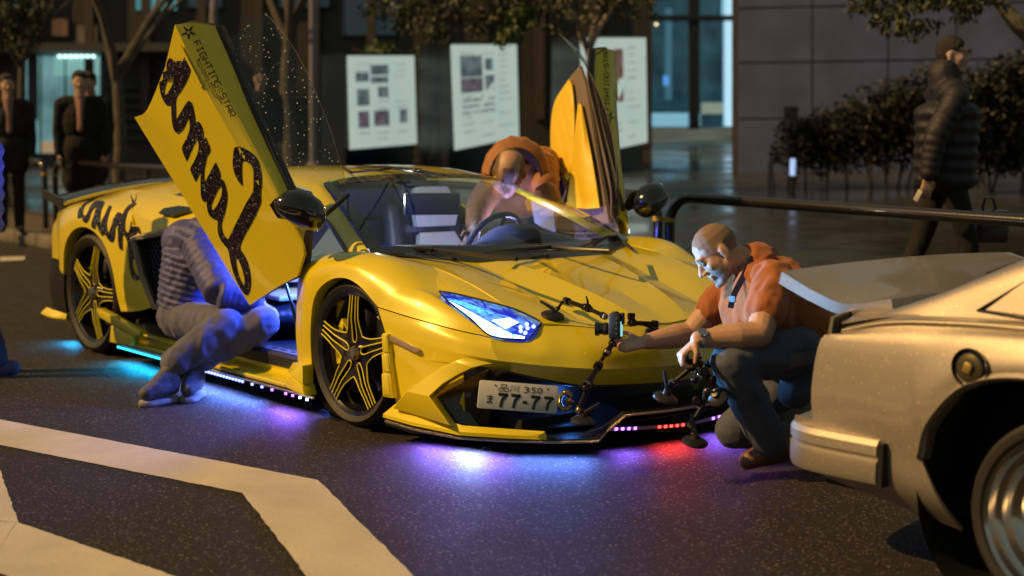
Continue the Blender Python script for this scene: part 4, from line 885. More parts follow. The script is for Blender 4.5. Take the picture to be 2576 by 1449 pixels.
# ================================================================ GROUND
def asphalt():
    m = mat('asphalt', (.05, .048, .045), .5, spec=.3); nt = m.node_tree; b = nt.nodes['Principled BSDF']
    n1 = _noise(nt, 85, 6, .85); n2 = _noise(nt, .9, 5); v = _noise(nt, 150, typ='v'); sep = nt.nodes.new('ShaderNodeSeparateColor'); nt.links.new(v.outputs['Color'], sep.inputs[0])
    c = _mix(nt, _ramp(nt, n1.outputs[0], .42, .60), (.004, .004, .004), (.092, .084, .072))
    c = _mix(nt, _ramp(nt, sep.outputs[0], .94, .96), c, (.30, .25, .18)); nt.links.new(c, b.inputs['Base Color'])
    nt.links.new(_mix(nt, _ramp(nt, n2.outputs[0], .35, .65), (.48, .48, .48), (.66, .66, .66)), b.inputs['Roughness'])
    bp = nt.nodes.new('ShaderNodeBump'); bp.inputs['Strength'].default_value = 1.0; bp.inputs['Distance'].default_value = .016; nt.links.new(n1.outputs[0], bp.inputs['Height'])
    bp2 = nt.nodes.new('ShaderNodeBump'); bp2.inputs['Strength'].default_value = .7; bp2.inputs['Distance'].default_value = .012; nt.links.new(sep.outputs[1], bp2.inputs['Height']); nt.links.new(bp.outputs[0], bp2.inputs['Normal'])
    nt.links.new(bp2.outputs[0], b.inputs['Normal']); return m
ASPH = asphalt()
def roadpaint():
    m = mat('road_paint', (.62, .60, .55), .55); nt = m.node_tree; b = nt.nodes['Principled BSDF']
    n1 = _noise(nt, 60, 4, .7); n2 = _noise(nt, 2.5, 4); n3 = _noise(nt, 17, 6, .8)
    c = _mix(nt, _ramp(nt, n2.outputs[0], .3, .7), (.48, .45, .38), (.64, .60, .50)); c = _mix(nt, _ramp(nt, n1.outputs[0], .55, .75), c, (.42, .39, .34))
    c = _mix(nt, _ramp(nt, n3.outputs[0], .685, .70), c, (.05, .047, .043)); nt.links.new(c, b.inputs['Base Color'])
    bp = nt.nodes.new('ShaderNodeBump'); bp.inputs['Strength'].default_value = .35; bp.inputs['Distance'].default_value = .006; nt.links.new(n1.outputs[0], bp.inputs['Height']); nt.links.new(bp.outputs[0], b.inputs['Normal']); return m
RPNT = roadpaint()
KY = 1.62
mb = MB(); mb.add([(-900, -900, 0), (900, -900, 0), (900, KY, 0), (-900, KY, 0)], [(0, 1, 2, 3)]); mb.build('road', ASPH, kind='structure')
G0 = lambda a, b: atc(a, b, 2, .004)
mb = MB()
o = [G0(*q) for q in ((-420, 975), (0, 1055), (800, 1207), (1042, 1449), (1330, 1737))]; i = [G0(*q) for q in ((-420, 1030), (0, 1119), (610, 1240), (772, 1449), (985, 1724))]
def rag(P, n=26):                                          # worn, slightly ragged paint edge
    out = []
    for a, b in zip(P, P[1:]):
        for k in range(n): q = a.lerp(b, k/n); out.append(q+V((random.uniform(-.003, .003), random.uniform(-.003, .003), 0)))
    return out+[P[-1]]
mb.grid([rag(o), rag(i)])
mb.grid([rag([G0(*q) for q in ((-60, 1108), (-30, 1183), (0, 1310))]), rag([G0(*q) for q in ((-20, 1117), (0, 1183), (47, 1313))])])
mb.grid([rag([G0(*q) for q in ((0, 1311), (46, 1313.5), (440, 1449), (860, 1594))]), rag([G0(*q) for q in ((-260, 1352), (0, 1441), (420, 1586), (700, 1683))])])
mb.add([G0(0, 646), G0(64, 645), G0(60, 654), G0(0, 657)], [(0, 1, 2, 3)])
mb.build('road_marking', RPNT, kind='structure', recalc=False)
# kerb, pavement, plaza (the ground climbs gently away from the road)
PAVE = mat('kerb_stone', (.16, .145, .125), .7, var=.25, vscale=9, bump=.3, bscale=70)
def gz(y): return .15+.05*max(0, y-1.8)
def atg(px, py):
    r = _ray(px, py); t = (.15+.05*(CAM.y-1.8)-CAM.z)/(r.z-.05*r.y); return CAM+r*t
kb = MB().box((0, KY+.085, .03), (900, .14, .10)).build('kerb', mat('kerb_bed', (.05, .045, .04), .8), kind='structure')
ks = None
for k in range(46):
    x = -22+.61*k
    if ks is None: ks = MB().box((x, KY+.08, .078), (.595, .16, .145)).build('kerb_stone', PAVE, kb, bevel=.018); kx = x
    else: c = ks.copy(); COL.objects.link(c); c.location = ks.location+V((x-kx, 0, 0))
def plaza():
    m = mat('wet_plaza', (.028, .03, .033), .2); nt = m.node_tree; b = nt.nodes['Principled BSDF']
    n = _noise(nt, .7, 4); nt.links.new(_mix(nt, _ramp(nt, n.outputs[0], .4, .65), (.12, .12, .12), (.42, .42, .42)), b.inputs['Roughness'])
    br = nt.nodes.new('ShaderNodeTexBrick'); br.inputs['Scale'].default_value = 1.6; br.inputs['Mortar Size'].default_value = .012; br.offset = 0
    nt.links.new(nt.nodes['TC'].outputs['Object'], br.inputs[0]); br.inputs[1].default_value = (.03, .032, .035, 1); br.inputs[2].default_value = (.045, .045, .045, 1); br.inputs[3].default_value = (.012, .012, .012, 1); nt.links.new(br.outputs[0], b.inputs['Base Color'])
    n2 = _noise(nt, 30, 3); bp = nt.nodes.new('ShaderNodeBump'); bp.inputs['Strength'].default_value = .08; bp.inputs['Distance'].default_value = .01; nt.links.new(n2.outputs[0], bp.inputs['Height']); nt.links.new(bp.outputs[0], b.inputs['Normal']); return m
mb = MB(); mb.add([(-900, KY+.16, .148), (900, KY+.16, .148), (900, 1.8, .15), (-900, 1.8, .15), (900, 120, gz(120)), (-900, 120, gz(120)), (900, 900, gz(120)), (-900, 900, gz(120))], [(0, 1, 2, 3), (3, 2, 4, 5), (5, 4, 6, 7)]); mb.build('plaza', plaza(), kind='structure', smooth=False)
mb = MB(); mb.add([(-40, KY+.17, .153), (-4.2, KY+.17, .153), (-4.2, 2.9, .21), (-40, 2.9, .21)], [(0, 1, 2, 3)]); mb.build('pavement', mat('pavement_brown', (.085, .066, .048), .75, var=.35, vscale=2.2, bump=.3, bscale=40), kind='structure', smooth=False)
# ================================================================ SILVER COUPE in front (right rear quarter is in view)
SIL = thing('coupe', 'silver coupe with a ducktail spoiler, its rear quarter at the right edge', 'car', (3.3, 0, 0))
def silver():  # metallic lacquer with coarse flake
    m = mat('silver_paint', (.34, .33, .29), rough=.56, metal=.88, coat=.8, coatr=.07); nt = m.node_tree; b = nt.nodes['Principled BSDF']
    v = _noise(nt, 330, typ='v'); sep = nt.nodes.new('ShaderNodeSeparateColor'); nt.links.new(v.outputs['Color'], sep.inputs[0])
    c = _mix(nt, _ramp(nt, sep.outputs[0], .985, .995), (.45, .405, .35), (.95, .8, .5)); nt.links.new(c, b.inputs['Base Color'])
    bp = nt.nodes.new('ShaderNodeBump'); bp.inputs['Strength'].default_value = .12; bp.inputs['Distance'].default_value = .002; nt.links.new(sep.outputs[1], bp.inputs['Height']); nt.links.new(bp.outputs[0], b.inputs['Normal']); return m
SILV = silver()
def spanel(name, g, mirror=True, center=False, m=None, out=(3.2, 0, .5), solid=.01, angle=30, parent=None):
    m = m or SILV; r = []
    if center:
        mb = MB(); mb.grid(g); mb.grid([[my(p) for p in q] for q in g]); return [mb.build(name, m, parent or SIL, solid=solid, out=out, angle=angle)]
    for sg in (1, -1): mb = MB(); mb.grid([[V((p[0], p[1]*sg, p[2])) for p in q] for q in g]); r.append(mb.build(name, m, parent or SIL, solid=solid, out=out, angle=angle))
    return r
s0 = [(2.525, -.955, .43), (2.77, -.965, .405), (2.925, -.97, .385), (2.965, -.985, .50), (3.085, -.99, .625), (3.28, -.992, .668), (3.475, -.99, .625), (3.60, -.985, .50), (3.64, -.97, .34)]
s1 = [(2.518, -.958, .54), (2.76, -.975, .53), (2.88, -.98, .53), (2.93, -.988, .58), (3.06, -.992, .675), (3.28, -.992, .715), (3.50, -.985, .675), (3.65, -.975, .58), (3.75, -.965, .50)]
s2 = [(2.545, -.955, .67), (2.74, -.968, .68), (2.86, -.972, .69), (2.94, -.972, .70), (3.07, -.97, .73), (3.28, -.965, .75), (3.48, -.962, .745), (3.66, -.958, .73), (3.80, -.955, .70)]
s25 = [(2.575, -.945, .725), (2.73, -.952, .752), (2.84, -.95, .765), (2.94, -.948, .772), (3.08, -.945, .78), (3.28, -.942, .785), (3.48, -.94, .788), (3.66, -.94, .79), (3.82, -.94, .79)]
s3 = [(2.62, -.915, .745), (2.74, -.928, .778), (2.84, -.925, .795), (2.95, -.922, .805), (3.1, -.918, .815), (3.28, -.915, .82), (3.48, -.91, .825), (3.66, -.91, .828), (3.84, -.91, .83)]
s2 = [(p[0], p[1], p[2]+.025) for p in s2]; s25 = [(p[0]-.012, -.940, p[2]-.028) for p in s3]; s3b = [(p[0]-.004, -.944, p[2]-.012) for p in s3]; s3 = [(p[0], -.90, p[2]) for p in s3]
spanel('rear_wing_panel', surf([s0, s1, s2, s25, s3b, s3], 5, 4, sv=(3,)))
al = [(2.925, -.975, .385), (2.965, -.99, .50), (3.085, -.995, .625), (3.28, -.997, .668), (3.475, -.995, .625), (3.60, -.99, .50), (3.64, -.975, .34)]
for sg in (1, -1):
    f = lambda p: V((p[0], p[1]*sg, p[2])); mb = MB(); P = [f(p) for p in spl(al, 5)]
    mb.grid([[p+V((0, .0, .022)) for p in P], [p+V((0, -.012*sg, .010)) for p in P], P, [p+V((0, .06*sg, -.004)) for p in P]]); mb.build('arch_lip', SILV, SIL, solid=.004)
    mb = MB(); mb.lathe([(.37, 0), (.37, .3), (.03, .3)], f((3.28, -.96, .31)), (0, sg, 0), 24); mb.build('wheel_housing', DARK, SIL)
# rear fascia and lower valance
fx = lambda y, z: 2.525-.165*(1-(abs(y)/.955)**2.6)+(z-.43)*.16*(1 if z > .55 else .3)
fas = [[V((fx(y, z), y, z)) for y in (-.955, -.90, -.75, -.4, 0)] for z in (.43, .54, .68, .768)]
spanel('tail_panel', surf(fas, 4, 4), center=True)
val = surf([[(2.45, -.95, .44), (2.70, -.963, .42), (2.928, -.970, .392)], [(2.47, -.93, .30), (2.74, -.95, .29), (2.99, -.957, .27)], [(2.52, -.87, .24), (2.80, -.885, .21), (3.03, -.90, .185)]], 4, 4); spanel('valance', val)
# bumper bar that wraps round the corner
bp_ = [(2.785, -.985), (2.62, -.995), (2.52, -.99), (2.44, -.95), (2.38, -.86), (2.33, -.65), (2.30, -.3), (2.295, 0)]
pth = spl([(x, y, 0) for x, y in bp_], 5); prof = [(-.05, .275), (-.004, .285), (0, .30), (0, .352), (-.010, .358), (-.010, .368), (0, .374), (0, .402), (-.012, .418), (-.04, .424), (-.10, .424)]
g = []
for i, p in enumerate(pth):
    t = (pth[min(i+1, len(pth)-1)]-pth[max(i-1, 0)]).normalized(); n = V((t.y, -t.x, 0)); n = n if n.dot(p-V((3.2, 0, 0))) > 0 else -n
    g.append([V((p.x, p.y, 0))+n*o+V((0, 0, z+.003*0)) for o, z in prof])
mb = MB()
for sg in (1, -1): mb.grid([[V((p.x, p.y*sg, p.z)) for p in r] for r in g])
for sg in (1, -1):
    e = [V((p.x, p.y*sg, p.z)) for p in g[0]]; mb.add(e, [tuple(range(len(e)))])
mb.build('bumper', SILV, SIL, angle=25)
for sg in (1, -1):
    f = lambda p: V((p[0], p[1]*sg, p[2])); mb = MB(); mb.prism([f((2.795, -.99, .282)), f((2.795, -.99, .415)), f((2.795, -.93, .415)), f((2.795, -.93, .282))], V((.016, 0, 0))); mb.build('bumper_end', BLK, SIL)
    mb = MB(); mb.prism([f((2.56, -.951, .432)), f((2.80, -.964, .418)), f((2.80, -.964, .428)), f((2.56, -.951, .444))], V((0, -.004*sg, 0))); mb.build('bumper_seal', BLK, SIL)
# sail panel, quarter window, roof
sail = surf([s3[1:], [(2.70, -.87, .785), (2.86, -.865, .842), (2.99, -.86, .895), (3.14, -.85, .955), (3.32, -.83, 1.02), (3.55, -.80, 1.10), (3.7, -.79, 1.13), (3.9, -.78, 1.16)], [(2.69, -.80, .79), (2.90, -.795, .875), (3.05, -.78, .95), (3.2, -.76, 1.02), (3.4, -.73, 1.10), (3.65, -.70, 1.19), (3.85, -.68, 1.235), (4.1, -.66, 1.26)]], 4, 4)
spanel('sail_panel', sail, solid=.008)
rf = surf([[(3.0, -.79, .93), (3.2, -.76, 1.02), (3.4, -.73, 1.10), (3.65, -.70, 1.19), (3.85, -.68, 1.235), (4.1, -.66, 1.26)], [(2.9, 0, .93), (3.15, 0, 1.04), (3.38, 0, 1.13), (3.65, 0, 1.23), (3.85, 0, 1.27), (4.1, 0, 1.29)]], 4, 4)
spanel('rear_screen', rf, center=True, m=GLOSSB, solid=.006)
for sg in (1, -1):
    f = lambda p: V((p[0], p[1]*sg, p[2])); o = V((0, -.006*sg, .002))
    T = [f(atc(2470, 783, 1, -.885)), f(atc(2600, 700, 1, -.845)), f(atc(2600, 805, 1, -.885))]; mb = MB(); mb.tube([p+o for p in T], .014, 6, closed=True); mb.build('window_trim', BLK, SIL)
    mb = MB(); mb.add([p+o for p in T], [(0, 1, 2)]); mb.build('quarter_window', GLOSSB, SIL)
    a, b = f(atc(2528, 750, 1, -.865))+o, f(atc(2532, 793, 1, -.885))+o; mb = MB(); mb.tube([a, b], .006, 5); mb.build('window_bar', BLK, SIL)
# boot lid and ducktail
sp0 = [atc(1966, 684, 1, -.72), atc(2058, 738, 1, -.75), atc(2132, 765, 1, -.775), atc(2242, 752, 1, -.79)]
spr = [[tuple(p) for p in sp0], [(2.185, -.60, .868), (2.37, -.60, .838), (2.56, -.60, .828), (2.76, -.60, .842)], [(2.185, -.3, .876), (2.39, -.3, .848), (2.60, -.3, .842), (2.82, -.3, .858)], [(2.185, 0, .879), (2.40, 0, .85), (2.62, 0, .845), (2.86, 0, .865)]]
spanel('ducktail_spoiler', surf(spr, 5, 4), center=True, out=(2.5, 0, .3), solid=.042, angle=40)
for sg in (1, -1): mb = MB(); mb.prism([(2.53, -.74*sg, .73), (2.66, -.76*sg, .755), (2.66, -.76*sg, .80), (2.48, -.72*sg, .77)], V((0, .06*sg, 0))); mb.build('spoiler_mount', SILV, SIL, bevel=.006)
lid = surf([[(2.60, -.925, .752), (2.73, -.915, .784), (2.86, -.90, .80)], [(2.50, -.6, .772), (2.70, -.6, .80), (2.82, -.6, .83)], [(2.42, 0, .772), (2.65, 0, .81), (2.85, 0, .85)]], 4, 4); spanel('boot_lid', lid, center=True, solid=.006)
# fuel filler
fc = atc(2440, 925, 1, -1.002); mb = MB(); mb.lathe([(.056, .006), (.052, -.012), (.044, -.010), (.042, .004), (.02, .008), (.0, .008)], fc, (0, -1, 0), 28); mb.build('fuel_cap', mat('fuel_ring', (.07, .075, .085), .25, metal=.7), SIL)
mb = MB(); mb.lathe([(.041, .003), (.034, .007), (.0, .008)], fc, (0, -1, 0), 24); mb.build('fuel_flap', mat('fuel_flap', (.12, .095, .04), .4, metal=.6), SIL)
mb = MB(); mb.box(fc+V((0, -.013, 0)), (.026, .012, .028), Matrix.Rotation(.35, 3, 'Y')); mb.build('fuel_knob', mat('brass', (.55, .38, .10), .35, metal=.8), SIL, bevel=.003)
# wheel: deep dished, polished steps
for sg in (1, -1):
    o = V((3.37, -.950*sg, .288)); ax = V((0, sg, 0))
    mb = MB(); mb.lathe([(.246, -.002), (.240, -.008), (.230, .0), (.222, .022), (.214, .03), (.206, .034), (.196, .06), (.180, .075), (.172, .08), (.160, .105), (.150, .112), (.142, .116), (.125, .15), (.06, .155), (.045, .13), (0, .128)], o, ax, 48); w = mb.build('wheel', mat('polished_dish', (.55, .52, .48), .14, metal=1), SIL, angle=28)
    mb = MB(); mb.lathe([(.244, .002), (.252, -.008), (.27, -.010), (.283, .0), (.288, .03), (.288, .2), (.24, .22)], o, ax, 48); mb.build('tyre', RUB, w)
    mb = MB()
    for k in range(5): a = k*2*math.pi/5; mb.bar(o+ax*.15+V((.04*math.cos(a), 0, .04*math.sin(a))), o+ax*.14+V((.13*math.cos(a), 0, .13*math.sin(a))), .05, .03, ax)
    mb.build('spoke', mat('dark_steel', (.05, .05, .05), .3, metal=.8), w)
mb = MB(); mb.box((3.3, 0, .22), (1.7, 1.55, .05)); mb.build('floor_pan', DARK, SIL)
mb = MB(); mb.box((3.1, 0, .48), (1.0, 1.2, .46)); mb.build('inner_structure', DARK, SIL)
# the rest of the flank runs on past the picture's edge
spanel('door', surf([[(3.64, -.97, .22), (4.2, -.97, .22), (4.9, -.96, .24)], [(3.80, -.98, .5), (4.2, -.98, .5), (4.9, -.97, .5)], [(3.84, -.91, .83), (4.3, -.91, .83), (4.9, -.90, .80)]], 4, 4))
# ================================================================ PEOPLE
SKIN = mat('skin', (.50, .30, .20), .5, var=.10, vscale=60, bump=.15, bscale=300)
SKIN2 = mat('skin_pale', (.46, .30, .22), .5, var=.08, vscale=50)
STUB = mat('cropped_hair', (.22, .15, .10), .75, var=.25, vscale=220, bump=.3, bscale=400)
BEARD = mat('beard', (.30, .23, .18), .75, var=.35, vscale=260, bump=.3, bscale=400)
HAIRB = mat('black_hair', (.012, .010, .009), .5, bump=.6, bscale=150)
HAIRD = mat('brown_hair', (.014, .010, .008), .55, bump=.6, bscale=150)
HAIRT = mat('thin_hair', (.16, .11, .06), .6, bump=.6, bscale=200)
EYEW = mat('eyelid', (.20, .12, .085), .5)
def cloth(name, col, sc=260, b=.25, var=.15, rough=.85): return mat(name, col, rough, var=var, vscale=14, bump=b, bscale=sc, sheen=.15)
ORT = cloth('orange_jersey', (.36, .115, .030)); JEAN = cloth('navy_denim', (.075, .088, .13)); KHAKI = cloth('grey_trousers', (.10, .105, .17)); BJKT = cloth('blue_down', (.055, .065, .22), rough=.45); BROWNS = mat('brown_leather', (.16, .08, .045), .5, var=.2, vscale=40)
BLKC = mat('black_wool', (.005, .005, .007), .9); PINK = cloth('pink_shirt', (.30, .17, .15)); SUIT = mat('dark_suit', (.014, .012, .014), .85); ODOWN = cloth('orange_down', (.34, .13, .028), rough=.55); LINING = mat('dark_lining', (.035, .022, .028), .3, var=.4, vscale=40, bump=.6, bscale=60); NAVYD = mat('navy_down', (.009, .008, .018), .6, bump=.2, bscale=200); BLUEJ = cloth('bright_blue_jacket', (.05, .10, .60), rough=.6)
TRAIN = mat('trainer_grey', (.09, .09, .10), .7, var=.4, vscale=60); SOLE = mat('sole_white', (.30, .29, .28), .7, var=.3, vscale=40)
def head_prims(C, fw, up, h=.235, ears=True):
    fw, up = V(fw).normalized(), V(up).normalized(); up = (up-fw*up.dot(fw)).normalized(); lf = up.cross(fw); R = Matrix((fw, lf, up)).transposed()
    p = lambda x, y, z: V(C)+(fw*x+lf*y+up*z)*h
    P = [('e', p(-.05, 0, .15), (.40*h, .325*h, .35*h), R), ('e', p(.12, 0, -.10), (.245*h, .27*h, .36*h), R)]
    for s in (1, -1):
        P += [('c', p(.0, .20*s, -.2), p(.24, .07*s, -.41), .10*h, .08*h), ('e', p(.25, .15*s, -.09), (.09*h, .10*h, .10*h), R)]
        if ears: P += [('e', p(-.03, .325*s, -.03), (.085*h, .035*h, .13*h), R), ('e', p(-.01, .33*s, -.10), (.05*h, .03*h, .06*h), R)]
    P += [('e', p(.29, 0, -.42), (.085*h, .10*h, .075*h), R), ('c', p(.345, 0, .05), p(.45, 0, -.12), .032*h, .05*h), ('e', p(.40, .045, -.14), (.05*h, .04*h, .035*h), R), ('e', p(.40, -.045, -.14), (.05*h, .04*h, .035*h), R),
          ('c', p(.335, -.13, .085), p(.335, .13, .085), .045*h, .045*h), ('c', p(.345, -.07, -.235), p(.345, .07, -.235), .032*h, .032*h), ('c', p(.335, -.06, -.285), p(.335, .06, -.285), .034*h, .034*h)]
    P += [('c', p(-.10, 0, -.22), p(-.20, 0, -.66), .235*h, .25*h)]
    return P, p, R
def hand_prims(W, d, n, s, curl=(.4, .5, .4), L=.19, spread=.06, thumb=.5):
    d, n = V(d).normalized(), V(n).normalized(); n = (n-d*n.dot(d)).normalized(); s = V(s); s = (s-d*s.dot(d)-n*s.dot(n)).normalized(); k = L/.19; P = []; W = V(W)
    for i, (o, ln) in enumerate(((.031, .070), (.0105, .080), (-.0105, .074), (-.031, .058))):
        b = W+d*.092*k+s*o*k; P.append(('c', W+d*.012*k+s*o*.72*k, b, .0125*k, .0118*k)); q = b; a = 0; dd = (d+s*(o/.031)*spread).normalized()
        for j, (f, r) in enumerate(((.46, .0098), (.30, .009), (.24, .0078))):
            a += curl[j]*(1+.1*(i-1.5)); e = q+(dd*math.cos(a)+n*math.sin(a))*ln*f*k; P.append(('c', q, e, r*k+.0006, r*k-.0002)); q = e
    b = W+d*.028*k+s*.030*k; t1 = b+(d*.62+s*.55+n*thumb)*.042*k; t2 = t1+(d*.80+s*.05+n*thumb)*.034*k; P += [('c', W+d*.015*k+s*.012*k, b, .016*k, .0145*k), ('c', b, t1, .0135*k, .011*k), ('c', t1, t2, .0105*k, .0085*k)]
    return P
# ---- the crouching photographer
PH_ = thing('person', 'crouching man with cropped hair and orange T-shirt, hand on the bonnet camera', 'person', (1.62, .0, 0))
hc = at(1804, 637, 5.70); hf = (-.78*_r-.62*_u-.14*_f); hu = (-.62*_r+.78*_u)
HP, hp, HR = head_prims(hc, hf, hu, .238)
HP[-1] = ('c', hp(-.12, 0, -.18), at(1893, 668, 5.74), .060, .066)
LS, LE, LW = at(1938, 722, 5.56), at(1912, 842, 5.42), at(1757, 853, 5.40)
RS, RE, RW = at(1838, 725, 5.93), at(1738, 838, 6.0), at(1622, 861, 5.88)
skin = HP+[('c', LS, LS.lerp(LE, .5), .058, .060), ('c', LS.lerp(LE, .5), LE, .060, .050), ('c', LE, LE.lerp(LW, .35), .050, .056), ('c', LE.lerp(LW, .35), LW, .056, .032),
           ('c', RS, RS.lerp(RE, .5), .055, .057), ('c', RS.lerp(RE, .5), RE, .057, .048), ('c', RE, RE.lerp(RW, .35), .048, .053), ('c', RE.lerp(RW, .35), RW, .053, .031)]
skin += hand_prims(LW, -.72*_r-.66*_u-.1*_f, .62*_r-.7*_u+.1*_f, -_f+.2*_u, (.9, 1.2, .8), .185, .02, .6)
skin += hand_prims(RW, -.93*_r-.14*_u-.12*_f, .75*_u-.55*_f, .55*_f+.75*_u, (.45, .75, .5), .19, .05, .35)
def skinf(c):
    q = HR.transposed() @ (c-hc)/.238
    if q.length > .75: return 0
    if q.z > .16-.30*max(0, q.x-.08)+(.0 if q.x < .2 else .1) and not (q.x > .26 and q.z < .34): return 1
    if q.x < .02 and q.z > -.10 and abs(q.y) < .31: return 1
    if q.z < -.19 and q.x > .08 and not (abs(q.z+.26) < .045 and q.x > .33): return 2
    return 0
body = lumps('body', skin, [SKIN, STUB, BEARD], PH_, voxel=.0048, smooth=3, matf=skinf)
for s in (1, -1):
    mb = MB(); mb.ball(hp(.318, .13*s, .005), .0125, 10); mb.build('eye', EYEW, PH_)
    mb = MB(); mb.tube([hp(.365, .05*s, .095), hp(.385, .12*s, .115), hp(.345, .20*s, .10)], [.004, .006, .003], 5); mb.build('eyebrow', HAIRT, PH_)
shirt = [('c', at(1903, 668, 5.75), at(1950, 745, 5.76), .095, .160), ('c', at(1950, 745, 5.76), at(2035, 850, 5.80), .165, .168), ('c', at(1945, 712, 5.60), at(1868, 708, 5.90), .092, .085), ('c', at(1930, 700, 5.76), at(1985, 745, 5.77), .10, .12),
         ('c', LS, LS.lerp(LE, .50), .074, .078), ('c', RS, RS.lerp(RE, .44), .068, .070), ('c', LS.lerp(RS, .3), at(1930, 790, 5.66), .10, .12), ('c', LS.lerp(RS, .7), at(1880, 780, 5.80), .09, .11), ('c', at(1862, 770, 5.74), at(1862, 838, 5.72), .085, .055), ('c', at(1900, 800, 5.72), at(1990, 860, 5.74), .12, .13)]
lumps('shirt', shirt, ORT, PH_, voxel=.0085, smooth=14, fold=(.012, 12, (1.6, 1, .6)))
KN, AN = at(1838, 910, 5.42), at(1936, 1112, 5.55)
tr = [('e', at(2035, 890, 5.80), (.17, .16, .14)), ('c', at(2005, 885, 5.64), KN, .108, .076), ('c', KN, KN.lerp(AN, .4), .078, .078), ('c', KN.lerp(AN, .4), AN, .078, .066), ('c', at(2040, 905, 5.94), at(1846, 1082, 5.74), .105, .074), ('c', at(1846, 1082, 5.74), at(2040, 1115, 6.02), .070, .055), ('c', at(2030, 930, 5.66), at(2000, 985, 5.62), .09, .07)]
lumps('trousers', tr, JEAN, PH_, voxel=.0095, smooth=3, fold=(.010, 9, (1, 1, 1)))
lumps('shoe', [('c', at(1990, 1128, 5.60), at(1885, 1156, 5.56), .050, .038), ('c', at(1985, 1105, 5.58), at(1950, 1132, 5.56), .05, .046), ('c', at(1915, 1145, 5.56), at(1880, 1160, 5.56), .046, .036)], BROWNS, PH_, voxel=.008, smooth=4)
lumps('shoe', [('c', at(2040, 1115, 6.02), at(2075, 1135, 6.08), .05, .04)], BROWNS, PH_, voxel=.01, smooth=4)
mb = MB(); LY = [at(1890, 655, 5.66), at(1868, 700, 5.60), at(1845, 745, 5.56), at(1838, 775, 5.56)]; mb.ribbon(spl(LY, 4), .012, -_f); mb.ribbon(spl([at(1905, 648, 5.74), at(1893, 650, 5.66), at(1886, 662, 5.655)], 4), .012, -_f); mb.build('lanyard', mat('navy_ribbon', (.02, .025, .09), .6), PH_, solid=.002)
mb = MB(); mb.box(at(1843, 752, 5.545), (.03, .006, .024)); mb.build('lanyard_clip', BLK, PH_)
mb = MB(); wd = (LW-LE).normalized(); mb.lathe([(.034, -.008), (.037, -.006), (.037, .006), (.034, .008)], LW-wd*.012, wd, 20); wt = mb.build('wristwatch', mat('watch_steel', (.5, .5, .5), .25, metal=1, bump=.4, bscale=150), PH_)
mb = MB(); wn_ = (-.75*_r+.35*_u-.55*_f).normalized(); wn_ = (wn_-wd*wn_.dot(wd)).normalized(); mb.lathe([(.0, .046), (.016, .046), (.019, .043), (.019, .034)], LW-wd*.012, wn_, 20); mb.build('watch_dial', [CHROME], wt)
pb = at(2008, 905, 5.50); mb = MB(); RR = Matrix((_r*.97+_u*.2, -_f, _u*.97-_r*.2)).transposed(); mb.box(pb, (.125, .04, .06), RR); pch = mb.build('belt_battery', mat('battery_black', (.03, .032, .04), .5), PH_, bevel=.006)
mb = MB(); mb.box(pb+RR @ V((-.032, -.0205, 0)), (.026, .002, .058), RR); mb.build('battery_label', mat('label_white', (.6, .6, .6), .5), pch)
mb = MB(); text_mesh('NO POWER', .0095, RR @ V((0, 0, 1)), RR @ V((-1, 0, 0)), pb+RR @ V((-.030, -.0218, -.026)), mb); text_mesh('PANEL', .0095, RR @ V((0, 0, 1)), RR @ V((-1, 0, 0)), pb+RR @ V((-.019, -.0218, -.02)), mb); mb.build('label_print', PRINT, pch)
# ---- the man sitting in the passenger doorway, head behind the raised door
SM_ = thing('person', 'man in blue down jacket sitting in the doorway, head hidden by the door', 'person', (-1.3, -1.2, 0))
def puff(a, b, ra, rb, n):
    P = []
    for i in range(n):
        t = (i+.5)/n; c = V(a).lerp(V(b), t); r = ra+(rb-ra)*t; d = (V(b)-V(a)).normalized(); R = d.to_track_quat('Z', 'Y').to_matrix(); P.append(('e', c, (r, r, (V(b)-V(a)).length/n*1.15), R))
    return P
pel, che, nek = at(482, 770, 7.48), at(505, 640, 7.44), at(540, 575, 7.46)
jk = puff(pel+V((0, 0, -.02)), che, .185, .205, 9)+puff(che, nek, .20, .12, 3)
sh_, el, wr = at(500, 615, 7.30), at(556, 738, 7.10), at(655, 762, 7.14)
jk += puff(sh_, el, .098, .088, 9)+puff(el, wr, .088, .062, 7)+[('e', at(478, 612, 7.48), (.15, .15, .13))]
lumps('jacket', jk, BJKT, SM_, voxel=.010, smooth=1, fold=(.006, 14, (1, 1, 1)))
H2, hp2, HR2 = head_prims(at(600, 585, 7.40), .3*_r-.8*_u+.4*_f, .8*_r+.4*_u, .23)
lumps('body', H2+hand_prims(wr, .85*_r-.45*_u, -_u-.4*_r, -_f, (.5, .7, .5), .165, .02, .15)+[('c', wr-_r*.06, wr, .03, .03), ('c', el, wr, .035, .03), ('c', sh_, el, .04, .035), ('c', at(590, 625, 7.42), sh_, .05, .04)], SKIN2, SM_, voxel=.008, smooth=3)
k1, a1, k2, a2 = at(570, 818, 7.06), at(440, 912, 6.95), at(660, 812, 7.10), at(505, 903, 7.07)
trs = [('e', at(475, 795, 7.45), (.17, .16, .13)), ('c', at(462, 805, 7.40), k1, .105, .082), ('c', k1, k1.lerp(a1, .45), .084, .082), ('c', k1.lerp(a1, .45), a1, .078, .068), ('c', at(525, 795, 7.42), k2, .105, .084), ('c', k2, k2.lerp(a2, .45), .085, .082), ('c', k2.lerp(a2, .45), a2, .078, .066)]
lumps('trousers', trs, KHAKI, SM_, voxel=.009, smooth=5, fold=(.011, 10, (1.4, 1, .7)))
